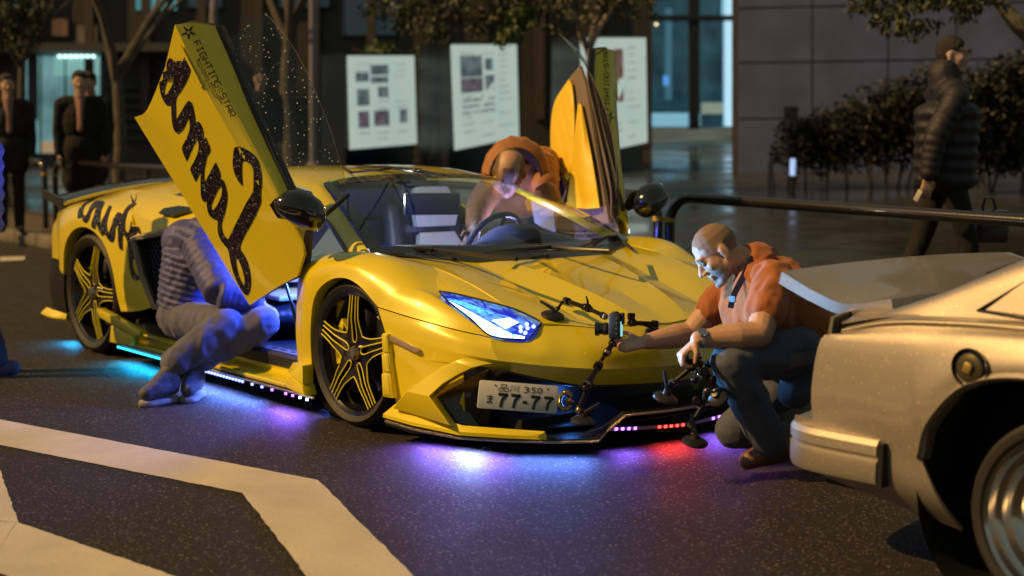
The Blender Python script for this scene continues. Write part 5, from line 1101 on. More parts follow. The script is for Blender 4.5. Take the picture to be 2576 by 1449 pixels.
for tx, ty, td, hx_, hy, hd in ((386, 990, 6.85, 428, 955, 6.93), (478, 990, 6.97, 492, 945, 7.07)):
    T, Hh = at(tx, ty, td), at(hx_, hy, hd); T.z = max(T.z, .052); dd = (T-Hh); dd.z = 0; dd.normalize(); b = dd.cross(V((0, 0, 1))).normalized(); z = V((0, 0, 1)); T = Hh+dd*.15; T.z = .062; Hh.z = .075
    sh1 = lumps('shoe', [('c', Hh, Hh+dd*.10+z*.002, .046, .046), ('c', Hh+dd*.08, T, .046, .036), ('c', Hh+z*.075, Hh+z*.01, .046, .048), ('c', Hh+z*.07+dd*.01, Hh+dd*.08+z*.02, .04, .04)], TRAIN, SM_, voxel=.0065, smooth=3)
    ring = [Hh-dd*.052, Hh+b*.048-dd*.02, Hh+b*.045+dd*.06, Hh+b*.048+dd*.12, T+b*.035+dd*.018, T+dd*.043, T-b*.035+dd*.018, Hh-b*.048+dd*.12, Hh-b*.045+dd*.06, Hh-b*.048-dd*.02]; ring = [V((p.x, p.y, .027)) for p in ring]
    mb = MB(); mb.prism(ring, V((0, 0, -.025))); mb.build('sole', SOLE, sh1, bevel=.006)
    for k in range(5): c_ = Hh+dd*(.045+.018*k)+z*(.052-.008*k); mb = MB(); mb.tube([c_+b*.026-z*.006, c_+z*.005, c_-b*.026-z*.006], .0035, 5); mb.build('lace', SOLE, sh1)
# ---- the man leaning in at the far door
LM = thing('person', 'balding man in orange quilted coat leaning in across the yellow car', 'person', (-1.1, 1.5, .15))
hc3 = at(1281, 434, 7.92); H3, hp3, HR3 = head_prims(hc3, -.12*_r-.80*_u-.45*_f, .05*_r+.50*_u-.85*_f, .265)
rsh, lsh = at(1232, 480, 8.15), at(1372, 480, 8.05)
aw, ae = at(1190, 560, 7.85), at(1205, 520, 8.0)
lumps('body', H3+hand_prims(at(1195, 575, 7.8), -.3*_r-.9*_u-.4*_f, -_f, -_r, (.5, .6, .4))+[('c', ae, at(1195, 575, 7.8), .04, .03), ('c', rsh, ae, .045, .04), ('c', hp3(-.1, 0, -.3), rsh, .06, .045)], [SKIN, HAIRT], LM, voxel=.0075, smooth=3, matf=lambda c: (lambda q: 1 if (q.length < .7 and ((abs(q.y) > .22 and q.z > -.05 and q.x < .2) or q.x < -.25 or (q.z > .1 and q.x > .17 and abs(q.y) < .12))) else 0)(HR3.transposed() @ (c-hc3)/.265))
cv = puff(at(1300, 480, 8.35), at(1315, 415, 8.75), .20, .18, 4)+puff(rsh, ae, .085, .075, 5)+puff(ae, at(1195, 562, 7.84), .075, .055, 4)+puff(lsh, at(1392, 540, 7.95), .075, .065, 4)+puff(at(1362, 405, 8.5), at(1372, 470, 8.15), .11, .08, 5)+[('c', rsh, at(1262, 440, 8.4), .08, .11)]
lumps('coat', cv, ODOWN, LM, voxel=.012, smooth=1, fold=(.006, 12, (1, 1, 1)))
hood_c = at(1296, 440, 8.2); mb = MB(); ring1, ring2, ring3 = [], [], []
for k in range(25):
    a = math.radians(-30+205*k/24); c_, s_ = math.cos(a), math.sin(a)
    ring1.append(at(1297+68*c_, 446-76*s_, 8.12)); ring2.append(at(1297+88*c_*(1.02 if c_ > 0 else .98), 443-101*s_, 8.2)+V((0, 0, .006*math.sin(k*2.2)))); ring3.append(at(1301+76*c_, 440-86*s_, 8.5))
mb.grid(surf([[p for p in ring1], ring2, ring3], 1, 5)); mb.build('hood', ODOWN, LM, solid=.02)
mb = MB(); rin = [at(1297+(52*math.cos(math.radians(-30+205*k/24))), 446-58*math.sin(math.radians(-30+205*k/24)), 8.22) for k in range(25)]; mb.grid([[p-_f*.004 for p in ring1], rin]); mb.build('hood_lining', LINING, LM, solid=.01)
lumps('trousers', [('c', at(1310, 430, 8.85), at(1290, 600, 8.8), .12, .08), ('c', at(1340, 430, 8.85), at(1345, 600, 8.7), .12, .08), ('c', at(1290, 600, 8.8), at(1285, 700, 8.8), .08, .07), ('c', at(1345, 600, 8.7), at(1345, 700, 8.7), .08, .07)], SUIT, LM, voxel=.016, smooth=2)
mb = MB(); PPR = [at(1335, 505, 7.95), at(1392, 515, 7.9), at(1398, 595, 7.85), at(1345, 560, 7.9)]; mb.prism(PPR, _f*.004); tag(mb.build('paper', mat('paper_white', (.75, .75, .78), .6)), 'white sheet of paper behind the windscreen, held by the leaning man', 'paper')
# ---- standing figures
def stander(label, G, F, H, coat, trous, shoe, hairm, length=.62, fringe=True, turn=V((0, 0, 0)), shirt=None, stride=0, puffy=False, arms=((.02, 0), (.02, 0)), vox=.014, tie=None, collar=False):
    G = V(G); F = V(F); F.z = 0; F.normalize(); Lf = V((0, 0, 1)).cross(F); k = H/1.75
    t = thing('person', label, 'person', tuple(G)); p = lambda x, y, z: G+(F*x+Lf*y+V((0, 0, z)))*k
    R = Matrix((F, Lf, V((0, 0, 1)))).transposed()
    hcx = p(.02, 0, 1.63); HPx, hpx, HRx = head_prims(hcx, F-V((0, 0, .05))+turn, (0, 0, 1), .235*k); sk = list(HPx)
    cp = [('e', p(0, 0, 1.20), (.14*k, .205*k, .27*k), R), ('c', p(-.01, -.15, 1.40), p(-.01, .15, 1.40), .085*k, .085*k), ('e', p(0, 0, .95), (.15*k, .195*k, .17*k), R)]
    if length < .9: cp += [('c', p(0, -.075, .92), p(stride*.10, -.085, length), .13*k, .125*k), ('c', p(0, .075, .92), p(-stride*.10, .085, length), .13*k, .125*k)]
    if puffy:
        cp = puff(p(0, 0, .80), p(0, 0, 1.30), .20*k, .215*k, 6)+[('c', p(-.01, -.14, 1.38), p(-.01, .14, 1.38), .10*k, .10*k), ('c', p(-.02, 0, 1.42), p(-.03, 0, 1.52), .11*k, .10*k)]
    for s, (fx_, bend) in zip((1, -1), arms):
        S0, E0 = p(0, .205*s, 1.39), p(fx_*.6-.02, .238*s, 1.11); W0 = p(fx_+bend*.22+.02, .232*s, .86+bend*.18)
        if puffy: cp += puff(S0, E0, .082*k, .078*k, 5)+puff(E0, W0, .076*k, .058*k, 5)
        else: cp += [('c', S0, E0, .066*k, .056*k), ('c', E0, W0, .056*k, .046*k)]
        hd = (W0-E0).normalized(); sk += [('c', W0-hd*.03, W0, .028*k, .026*k), ('c', E0, W0, .034*k, .026*k), ('c', S0, E0, .04*k, .034*k), ('c', p(-.02, 0, 1.42), S0, .06*k, .04*k)]+hand_prims(W0, hd, -Lf*s, F, (.3, .4, .3), .18*k)
    lg = []
    for s, sw in ((1, -stride), (-1, stride)):
        Hp, Kn, An = p(0, .085*s, .90), p(sw*.20+.03*abs(stride), .09*s, .49), p(sw*.42-.05*abs(stride), .09*s, .09); lg += [('c', Hp, Kn, .085*k, .066*k), ('c', Kn, An, .066*k, .055*k)]
        lumps('shoe', [('c', p(sw*.42-.09, .09*s, .05), p(sw*.42+.13, .10*s, .038), .045*k, .036*k)], shoe, t, voxel=vox, smooth=2)
    hb = lumps('body', sk, [SKIN2], t, voxel=min(vox, .009), smooth=3)
    lumps('hair', [('e', hpx(-.08, 0, .22), (.40*.235*k, .35*.235*k, .33*.235*k), HRx), ('e', hpx(-.22, 0, .02), (.24*.235*k, .31*.235*k, .30*.235*k), HRx)]+([('c', hpx(.22, -.16, .36), hpx(.22, .16, .36), .08*.235*k, .08*.235*k)] if fringe else []), hairm, t, voxel=.010, smooth=2, fold=(.006, 30, (1, 1, 1)))
    lumps('coat', cp, coat, t, voxel=vox, smooth=1 if puffy else 3, fold=(.007, 8, (1, 1, 1)))
    lumps('trousers', lg, trous, t, voxel=vox, smooth=2, fold=(.008, 8, (1, 1, 1)))
    if shirt:
        lumps('shirt_front', [('c', p(.065, 0, 1.47), p(.135, 0, 1.12), .055*k, .03*k), ('c', p(.06, -.035, 1.48), p(.06, .035, 1.48), .035*k, .035*k)], shirt, t, voxel=.012, smooth=2)
        if tie: mb = MB(); mb.tube([p(.122, 0, 1.44), p(.155, 0, 1.36), p(.168, 0, 1.14)], [.014*k, .02*k, .026*k], 6); mb.build('necktie', tie, t)
    return t, p
# ================================================================ CAMERA AND ITS SUCTION RIGS
ANOD = mat('anodised_black', (.02, .018, .02), .28, metal=.7); BRASS = mat('warm_steel', (.42, .34, .24), .22, metal=1); CAMB = mat('camera_black', (.012, .012, .014), .45, bump=.2, bscale=300); CUPR = mat('cup_rubber', (.014, .013, .014), .4)
def cup(parent, c, n, r=.045, lever=None):
    n = V(n).normalized(); mb = MB(); mb.lathe([(r, -.004), (r*1.03, .0), (r*.98, .008), (r*.7, .016), (r*.35, .02), (r*.3, .032), (0, .034)], c, n, 24); o = mb.build('suction_cup', CUPR, parent)
    if lever is not None: mb = MB(); l = V(lever).normalized(); mb.tube([V(c)+n*.03, V(c)+n*.04+l*.03, V(c)+n*.05+l*.065], [.009, .008, .006], 6); mb.build('lever', CUPR, o)
    return o
def arm(parent, pts, r=.010, knob=None, ends=True):
    pts = [V(p) for p in pts]; mb = MB()
    for i in range(len(pts)-1):
        a, b = pts[i], pts[i+1]; d = (b-a); mb.tube([a, a+d*.16, a+d*.17, a+d*.83, a+d*.84, b], [r*1.35, r*1.35, r*.85, r*.85, r*1.35, r*1.35], 10)
    o = mb.build('arm', ANOD, parent)
    for p in (pts[0], pts[-1]):
        mb = MB(); mb.ball(p, r*1.35, 10); mb.build('ball_joint', BRASS, o)
    if knob is not None:
        for kp, kd in knob: mb = MB(); kd = V(kd).normalized(); mb.lathe([(0, -.012), (.015, -.012), (.017, -.008), (.017, .012), (.013, .015), (0, .015)], kp, kd, 18); mb.build('knob', ANOD, o)
    return o
RG = thing('camera_rig', 'black three arm suction rig clamped to the nose of the yellow car', 'camera rig', (1.05, -.45, .1))
hd_ = drop_on([hood], 0); nb = drop_on([bump], 0)
c1 = hd_(1390, 797); cup(RG, c1+V((.2, 0, .98))*.004, (.2, .0, .98), .05, -_r*.8+_u*.2+_f*.3)
kn_ = at(1478, 775, 5.98)
arm(RG, [c1+V((.02, .01, .035)), at(1417, 757, c1.dot(_f)-CAM.dot(_f)-.03)], .007); A0 = at(1422, 756, 6.12)
arm(RG, [A0, kn_], .012, [(kn_, -_f+.3*_u)]); arm(RG, [kn_, at(1522, 796, 5.88)], .011)
mb = MB(); mb.tube([kn_-_f*.014, kn_-_f*.016+_u*.028, kn_-_f*.012+_u*.05-_r*.006], [.006, .005, .003], 6); mb.build('lever', ANOD, RG)
k2_ = at(1475, 978, 5.62); arm(RG, [at(1542, 862, 5.84), at(1527, 887, 5.8)], .013); arm(RG, [at(1525, 888, 5.8), at(1506, 918, 5.74)], .009); arm(RG, [at(1507, 917, 5.74), at(1478, 968, 5.64)], .014, [(k2_, -_f), (at(1467, 970, 5.63), -_f+_r)])
arm(RG, [k2_, at(1457, 1032, 5.56)], .012); cup(RG, at(1466, 1060, 5.56), V((.1, 0, 1)), .048, _r*.9+_u*.3)
k3 = at(1587, 812, 6.02); arm(RG, [k3, at(1651, 815, 6.08)], .012, [(k3, _u*.3-_f), (at(1588, 796, 6.02), _u)]); arm(RG, [at(1651, 815, 6.08), at(1655, 836, 6.1)], .009); cup(RG, nb(1640, 846)+V((.01, 0, .01)), (.45, 0, .9), .04, -_r)
CM = thing('camera', 'small black mirrorless camera turned on its side on the bonnet rig', 'camera', tuple(at(1545, 850, 5.84)))
cc = at(1548, 820, 5.84); RC = Matrix((_r*.97-_f*.2, (_f*.97+_r*.2), _u)).transposed(); X = lambda x, y, z: cc+RC @ V((x, y, z))
mb = MB(); mb.box(cc, (.048, .06, .105), RC); mb.box(X(.0, 0, .054), (.03, .03, .012), RC); mb.box(X(.030, 0, .03), (.016, .035, .05), RC); mb.build('camera_body', CAMB, CM, bevel=.006)
mb = MB(); mb.lathe([(0, .028), (.022, .028), (.026, .03), (.026, .05), (.024, .051), (.024, .064), (.030, .066), (.030, .082), (.024, .083), (.022, .076), (0, .074)], X(0, 0, -.012), -(_r*.97-_f*.2), 24); ln = mb.build('lens', GLOSSB, CM)
mb = MB(); mb.lathe([(.0265, .04), (.028, .041), (.028, .044), (.0265, .045)], X(0, 0, -.012), -(_r*.97-_f*.2), 24); mb.build('lens_ring', BRASS, ln)
mb = MB(); mb.box(X(.0265, -.004, -.012), (.003, .05, .06), RC); mb.build('screen', emat('camera_screen', (.25, .75, .8), .9), CM)
for z in (-.03, -.01, .012, .03): mb = MB(); mb.lathe([(0, .033), (.005, .033), (.005, .028)], X(.008, 0, z), RC @ V((0, -1, 0)), 10); mb.build('button', BRASS, CM)
# second rig, folded up in the man's left hand
R2_ = thing('camera_rig', 'folded suction rig with three cups dangling from the crouching man\'s left hand', 'camera rig', tuple(at(1750, 1100, 5.42)))
D = 5.42
arm(R2_, [at(1757, 895, D), at(1745, 920, D), at(1690, 965, D+.02)], .012, [(at(1722, 900, D-.02), -_f)]); arm(R2_, [at(1690, 962, D), at(1678, 985, D)], .010); cup(R2_, at(1674, 1003, D), .25*_r+.95*_u-.35*_f, .048, -_r*.3+_u)
arm(R2_, [at(1765, 915, D), at(1790, 960, D-.03), at(1800, 985, D-.03)], .012, [(at(1772, 935, D-.03), -_f), (at(1790, 955, D-.03), _r-_f)]); cup(R2_, at(1806, 1000, D-.02), -.5*_r+.5*_u-.7*_f, .042)
arm(R2_, [at(1778, 985, D), at(1765, 1025, D), at(1738, 1068, D)], .011, [(at(1752, 1008, D), -_f)]); arm(R2_, [at(1737, 1066, D), at(1744, 1095, D)], .009); cup(R2_, at(1748, 1113, D), .15*_r+.95*_u-.3*_f, .048, -_r*.4+_u)
rnd = random.Random(3)
for k in range(9):
    c_ = at(1735+rnd.random()*55, 912+rnd.random()*45, D+.03-rnd.random()*.06); mb = MB()
    if k % 2: mb.box(c_, (.022, .018, .026), Matrix.Rotation(rnd.random()*3, 3, 'Y'))
    else: mb.lathe([(0, -.012), (.012, -.012), (.013, .008), (.0, .012)], c_, -_f+_r*rnd.uniform(-1, 1)+_u*rnd.uniform(-1, 1), 12)
    mb.build('clamp', BRASS if k % 3 == 0 else ANOD, R2_, bevel=.002)
# ================================================================ BACKGROUND
RAILM = mat('rail_brown_black', (.022, .017, .016), .22, metal=.2, coat=.8, bump=.06, bscale=90); BAND = mat('rail_yellow', (.55, .38, .03), .5)
def rail(x0, x1, label):
    t = thing('guard_rail', label, 'guard rail', ((x0+x1)/2, 2.0, .15), 'pipe guard rails along the kerb')
    zt = .935; y = 2.0; sl_ = -.009 if x0 > -1.5 else 0
    def bend(x, s): return [V((x, y, .12)), V((x, y, zt-.17))]+[V((x+s*.17*(1-math.cos(a)), y, zt-.17+.17*math.sin(a))) for a in [math.pi/2*k/6 for k in range(1, 7)]]
    P = [V((p.x, p.y, p.z+sl_*max(0, p.x-x0)*(1 if p.z > .5 else 0))) for p in bend(x0, 1)+bend(x1, -1)[::-1]]
    MB().tube(P, .033, 12).build('rail_pipe', RAILM, t)
    for x in (x0, x1): MB().lathe([(.034, .625), (.0365, .627), (.0365, .655), (.034, .657)], (x, y, .15), (0, 0, 1), 16).build('reflective_band', BAND, t)
    for x in (x0+(x1-x0)*.5,): MB().tube([(x, y, .12), (x, y, zt)], .03, 10).build('post', RAILM, t)
xa = atc(1685, 560, 1, 2.0).x; xb = atc(1656, 560, 1, 2.0).x; xc = atc(140, 500, 1, 2.0).x
rail(xa, xa+6.2, 'dark pipe guard rail at right behind the crouching man')
rail((xb+xc)/2+.1, xb, 'dark pipe guard rail ending beside the right-hand rail, behind the yellow car')
rail(xc, (xb+xc)/2-.1, 'dark pipe guard rail at left with a yellow banded post, before the black coated man')
rail(xc-6, xc-.3, 'dark pipe guard rail at the far left edge, before the suited man')
# ---- light boxes
def lightbox(label, TL, TR, BR, BL, side, d, d2, prints):
    a, b, c, e = at(*TL, d), at(*TR, d2), at(*BR, d2), at(*BL, d); back = at(side, TL[1]+2, d+1.0)-a; back.z = 0
    t = thing('light_box', label, 'light box', tuple(V(((a.x+b.x)/2, (a.y+b.y)/2, gz(a.y)))), 'poster light boxes on the plaza')
    ux = (b-a).normalized(); lo = V((0, 0, -1)); n = ux.cross(V((0, 0, 1))); n = n if n.dot(_f) < 0 else -n
    fa, fb = a-ux*.03+V((0, 0, .05)), b+ux*.03+V((0, 0, .05)); g1, g2 = V((fa.x, fa.y, gz(fa.y)-.05)), V((fb.x, fb.y, gz(fb.y)-.05))
    MB().prism([p-n*.03 for p in (fa, fb, g2, g1)], back).build('case', mat('box_black', (.006, .007, .012), .3), t, recalc=True)
    Z = lambda u, v, o=0: a.lerp(b, u).lerp(e.lerp(c, u), v)+n*o
    MB().prism([Z(0, 0), Z(1, 0), Z(1, 1), Z(0, 1)], -n*.02).build('lit_panel', lpm, t)
    rg = random.Random(int(TL[0])); tx = MB()
    for u0 in (.12, .40, .68):
        for k in range(13):
            v0 = .085+.068*k+rg.uniform(0, .01)
            if any(p[0]-.02 < u0+.1 < p[2]+.14 and p[1]-.02 < v0 < p[3]+.02 for p in prints) or rg.random() < .25: continue
            w_ = rg.uniform(.12, .22); tx.add([Z(u0, v0, .004), Z(u0+w_, v0, .004), Z(u0+w_, v0+.012, .004), Z(u0, v0+.012, .004)], [(0, 1, 2, 3)])
    if tx.v: tx.build('print_lines', lpk[2], t)['kind'] = 'stuff'
    for (u0, v0, u1, v1, k) in prints: MB().add([Z(u0, v0, .004), Z(u1, v0, .004), Z(u1, v1, .004), Z(u0, v1, .004)], [(0, 1, 2, 3)]).build('photo_print', lpk[k], t)
    return t
def panelmat():
    m = emat('lit_panel', (.52, .66, .62), .72); nt = m.node_tree; b = nt.nodes['Principled BSDF']; n = _noise(nt, 1.3, 3)
    nt.links.new(_mix(nt, n.outputs[0], (.42, .60, .58), (.62, .68, .58)), b.inputs['Emission Color']); return m
lpm = panelmat()
def pmat(name, col): m = emat(name, col, .5); nt = m.node_tree; b = nt.nodes['Principled BSDF']; n = _noise(nt, 6, 4); nt.links.new(_mix(nt, _ramp(nt, n.outputs[0], .35, .65), tuple(c*.45 for c in col), tuple(c*1.4 for c in col)), b.inputs['Emission Color']); return m
lpk = [pmat('print_grey', (.16, .21, .23)), pmat('print_mauve', (.17, .14, .17)), pmat('print_faint', (.42, .50, .48)), pmat('print_red', (.25, .12, .10))]
lightbox('lit poster box at left, six small grey pictures on it', (875, 140), (1042, 140), (1049, 362), (882, 376), 812, 25, 26.6, [(.10, .18, .29, .28, 0), (.32, .10, .59, .21, 0), (.32, .23, .58, .30, 0), (.11, .36, .29, .54, 0), (.42, .34, .58, .46, 0), (.12, .60, .28, .78, 1), (.35, .60, .58, .77, 1), (.74, .60, .86, .75, 0)])
lightbox('lit poster box in the middle, one large mauve picture at its top left', (1136, 112), (1300, 112), (1306, 345), (1146, 378), 1060, 24, 25.8, [(.11, .11, .44, .32, 0), (.11, .33, .44, .47, 1), (.48, .14, .60, .26, 0), (.48, .31, .62, .46, 0), (.12, .53, .62, .56, 2), (.12, .59, .62, .62, 2), (.12, .65, .62, .68, 2)])
lightbox('lit poster box at right, half hidden by the raised far door', (1462, 95), (1625, 95), (1629, 358), (1470, 392), 1395, 23, 24.8, [(.47, .10, .62, .58, 3), (.15, .10, .40, .40, 0)])
# ---- stone wall with separate slabs
SW = thing('stone_wall', 'grey stone slab wall behind the hedge at right', 'wall', tuple(V((at(2200, 430, 23).x, at(2200, 430, 23).y, .9))))
STO = mat('wall_stone', (.056, .082, .21), .55, var=.18, vscale=2.2, bump=.15, bscale=30); JNT = mat('wall_joint', (.012, .012, .016), .8)
wx = [1857, 2044, 2235, 2407, 2590, 2780]; wy = [-255, -117, 21, 158, 299, 436]
dw = lambda px: 23-(px-1857)*.0016
def wp(px, py, o=0): return at(px, py-(px-1857)*.022*((430-py)/400), dw(px))+_f*o
MB().prism([wp(1857, -260, .06), wp(2790, -260, .06), wp(2790, 470, .06), wp(1857, 470, .06)], _f*.6).build('wall_core', JNT, SW)
for i_ in range(5):
    for j_ in range(5):
        g_ = 2.2; q = [wp(wx[i_]+g_, wy[j_]+g_), wp(wx[i_+1]-g_, wy[j_]+g_), wp(wx[i_+1]-g_, wy[j_+1]-g_), wp(wx[i_]+g_, wy[j_+1]-g_)]; off = _f*random.uniform(0, .012)
        MB().prism([p+off for p in q], _f*.05).build('stone_slab', STO, SW)
# ---- glazed entrance building
EN = thing('glazed_entrance', 'glazed building entrance with a bright lit pillar, left of the stone wall', 'building', tuple(V((at(1740, 318, 34).x, at(1740, 318, 34).y, at(1740, 318, 34).z))))
de = 34
def eq(name, x0, y0, x1, y1, m, o=0, th=.05): return MB().prism([at(x0, y0, de+o), at(x1, y0, de+o), at(x1, y1, de+o), at(x0, y1, de+o)], _f*th).build(name, m, EN)
tealg = emat('hall_teal', (.05, .16, .21), .35); darkw = mat('hall_dark', (.012, .016, .024), .5)
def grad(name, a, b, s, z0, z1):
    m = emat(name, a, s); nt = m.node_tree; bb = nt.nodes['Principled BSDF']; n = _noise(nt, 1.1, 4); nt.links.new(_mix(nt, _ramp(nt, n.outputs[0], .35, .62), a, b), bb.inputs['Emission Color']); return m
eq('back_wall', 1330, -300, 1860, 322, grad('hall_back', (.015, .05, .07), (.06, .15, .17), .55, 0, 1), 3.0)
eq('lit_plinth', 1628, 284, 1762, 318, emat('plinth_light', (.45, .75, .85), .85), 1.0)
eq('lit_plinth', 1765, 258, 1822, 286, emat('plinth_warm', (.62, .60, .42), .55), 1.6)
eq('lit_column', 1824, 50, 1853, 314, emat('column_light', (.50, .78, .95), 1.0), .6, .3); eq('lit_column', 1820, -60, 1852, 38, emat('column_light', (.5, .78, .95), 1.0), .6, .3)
for x0, x1 in ((1735, 1760), (1853, 1860), (1622, 1630), (1600, 1606), (1372, 1380), (1425, 1432)): eq('mullion', x0, -300, x1, 322, darkw, .1, .25)
eq('door_head', 1620, 38, 1856, 49, darkw, .05, .2)
for x0, x1 in ((1630, 1735), (1760, 1824), (1432, 1600), (1380, 1425)): eq('glass_pane', x0, -300, x1, 318, MATS.get('hall_glass') or glassmat('hall_glass', (.75, .85, .9), .8), .2, .03)
eq('lit_strip', 1674, 20, 1690, 250, emat('hall_strip', (.15, .35, .45), .45), 2.6); eq('lit_sign', 1669, 190, 1682, 214, emat('hall_blue_sign', (.15, .45, 1), 1.0), 2.3)
for x, y in ((1651, 61), (1368, 192)): MB().ball(at(x, y, de+2.2), .035, 8).build('hall_lamp', emat('warm_lamp', (1, .6, .25), 5), EN)
# ---- dark office building across the left
OB = thing('office_building', 'dark brown office building with a bright shop window at left', 'building', tuple(V((at(500, 430, 30).x, at(500, 430, 30).y, gz(at(500, 430, 30).y)))))
db = 31
def oq(name, x0, y0, x1, y1, m, o=0, th=.06): return MB().prism([at(x0, y0, db+o), at(x1, y0, db+o), at(x1, y1, db+o), at(x0, y1, db+o)], _f*th).build(name, m, OB)
oq('wall', -700, -500, 1640, 470, mat('office_wall', (.035, .030, .026), .6, var=.3, vscale=.8), .4, .5)
for k in range(16):
    x = -640+k*142
    if 60 < x < 250 or 860 < x < 1010 or k % 5 == 4: pass
    oq('pier', x, -480, x+22, 300, mat('office_pier', (.05, .04, .032), .6), .2, .25)
for x0, y0, x1, y1, m in ((340, -30, 446, 28, 'window_teal'), (20, -30, 46, 22, 'window_teal'), (700, -60, 830, 20, 'window_dim'), (862, -60, 1000, 90, 'window_dim'), (470, -60, 560, 20, 'window_dim'), (128, 45, 172, 92, 'window_warm'), (190, 60, 246, 110, 'window_warm2')):
    mm = {'window_teal': emat('window_teal', (.12, .40, .45), .5), 'window_dim': emat('window_dim', (.02, .035, .045), .6), 'window_warm': emat('window_warm', (.30, .13, .05), .22), 'window_warm2': emat('window_warm2', (.30, .18, .08), .22)}[m]
    w_ = oq('window', x0, y0, x1, y1, mm, .34, .04); MB().tube([at(x0, y0, db+.33), at(x1, y0, db+.33), at(x1, y1, db+.33), at(x0, y1, db+.33)], .03, 4, closed=True).build('frame', darkw, w_)
oq('canopy', -300, 108, 560, 128, mat('canopy_grey', (.06, .06, .065), .5), -.4, .8)
shop = emat('shop_wall', (.12, .27, .28), .8); nt = shop.node_tree; n_ = _noise(nt, .6, 4); nt.links.new(_mix(nt, _ramp(nt, n_.outputs[0], .35, .65), (.05, .12, .135), (.20, .40, .40)), nt.nodes['Principled BSDF'].inputs['Emission Color'])
sw_ = oq('shop_window', 55, 128, 250, 385, shop, .3, .05)
oq('lit_ceiling', 135, 132, 250, 190, emat('shop_bright', (.30, .62, .58), .6), .28, .02)
for k in range(7): MB().ball(at(150+k*14, 140, db+.2), .05, 8).build('shop_lamp', emat('shop_lamp', (.6, 1, .9), 3), OB)
oq('lit_step', 105, 356, 205, 384, emat('step_glow', (.55, .36, .20), .55), .2, .05)
oq('shop_mullion', 162, 128, 165, 385, darkw, .25); oq('shop_mullion', 100, 128, 103, 385, darkw, .25)
for k in range(6): oq('louvre', 262, 215+k*26, 860, 222+k*26, mat('louvre_grey', (.03, .028, .027), .5), .25, .1)
# ---- trees
BARK = mat('bark_pale', (.10, .092, .075), .8, var=.35, vscale=14, bump=.5, bscale=40); BARKD = mat('bark_dark', (.07, .06, .055), .85, var=.3, vscale=14, bump=.5, bscale=40)
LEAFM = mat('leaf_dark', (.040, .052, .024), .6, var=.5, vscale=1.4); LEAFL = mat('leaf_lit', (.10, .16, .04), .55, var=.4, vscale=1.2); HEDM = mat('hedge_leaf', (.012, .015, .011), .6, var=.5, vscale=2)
def foliage(name, blobs, n, size, m, parent, kind='stuff', droop=0.0, seed=1):
    rg = random.Random(seed); mb = MB(); tot = sum(b[1][0]*b[1][1]*b[1][2] for b in blobs)
    for c, r in blobs:
        k = int(n*r[0]*r[1]*r[2]/tot)
        cl = [V((rg.gauss(0, .5), rg.gauss(0, .5), rg.gauss(0, .5))) for _ in range(max(4, k//22))]
        for i in range(k):
            q = rg.choice(cl)+V((rg.gauss(0, .13), rg.gauss(0, .13), rg.gauss(0, .13)))
            if q.length > 1.15: continue
            p = V(c)+V((q.x*r[0], q.y*r[1], q.z*r[2])); d = V((rg.uniform(-1, 1), rg.uniform(-1, 1), rg.uniform(-1, .6)-droop)).normalized(); s = d.orthogonal().normalized(); s.rotate(Matrix.Rotation(rg.random()*6.28, 3, d)); L_ = size*rg.uniform(.7, 1.3)
            mb.add([p, p+d*L_*.5+s*L_*.24, p+d*L_, p+d*L_*.5-s*L_*.24], [(0, 1, 2, 3)])
    o = mb.build(name, m, parent, smooth=False, merge=0, recalc=False)
    if kind: o['kind'] = kind
    return o
def branches(mb, p, d, L_, r, depth, rg, spread=.5):
    pts = [p]; q = p.copy(); dd = d.copy()
    for i in range(4):
        dd = (dd+V((rg.gauss(0, .12), rg.gauss(0, .12), rg.gauss(.03, .08)))).normalized(); q = q+dd*L_/4; pts.append(q.copy())
    mb.tube(pts, [r*(1-.14*i) for i in range(5)], 6, caps=False)
    if depth > 0:
        for i in range(3 if depth > 1 else 3):
            b = pts[2+(i % 3)]; nd = (dd+V((rg.gauss(0, spread), rg.gauss(0, spread), rg.gauss(.15, spread*.6)))).normalized(); branches(mb, b, nd, L_*.68, r*.55, depth-1, rg, spread)
def tree(label, px, d, base_y, fork_y, r, lean, seed, bark, depth=3, L_=1.6, leaves=None, trunk_top=None):
    b = at(px, base_y, d); g = V((b.x, b.y, gz(b.y))); f_ = at(px+lean, fork_y, d); t = thing('tree', label, 'tree', tuple(g)); rg = random.Random(seed)
    P = [g+(f_-g)*k/6+V((rg.gauss(0, .02), rg.gauss(0, .02), 0)) for k in range(7)]; mb = MB(); mb.tube(P, [r*1.25]+[r*(1-.05*k) for k in range(6)], 10); mb.build('trunk', bark, t)
    mb = MB()
    for k in range(4): a = k*1.57+rg.random(); branches(mb, P[-1]-V((0, 0, .05*k)), V((math.cos(a)*.45, math.sin(a)*.45, .85)).normalized(), L_, r*.62, depth, rg)
    mb.build('branches', bark, t)['kind'] = 'stuff'
    return t
tree('bare pale trunked tree forking beside the black coated man', 300, 17, 420, 190, .085, -4, 3, BARK)
tree('bare pale trunk standing behind the glass of the raised near door', 728, 20, 430, 95, .11, -6, 8, BARK)
tree('slender dark bare tree at the far left, behind the suited man', 48, 21, 420, 150, .07, 8, 5, BARKD)
tree('slim lilac lit trunk just above the raised near door', 545, 24, 430, -40, .085, -6, 12, mat('bark_lilac_lit', (.20, .18, .22), .8, var=.3, vscale=10))  # lilac light on this trunk is put into the bark colour
t3 = tree('spreading leafy tree above the far door, pale branches showing', 1482, 19, 420, 118, .07, 4, 21, mat('bark_grey', (.30, .26, .24), .8, var=.3, vscale=14), 2, 1.0)
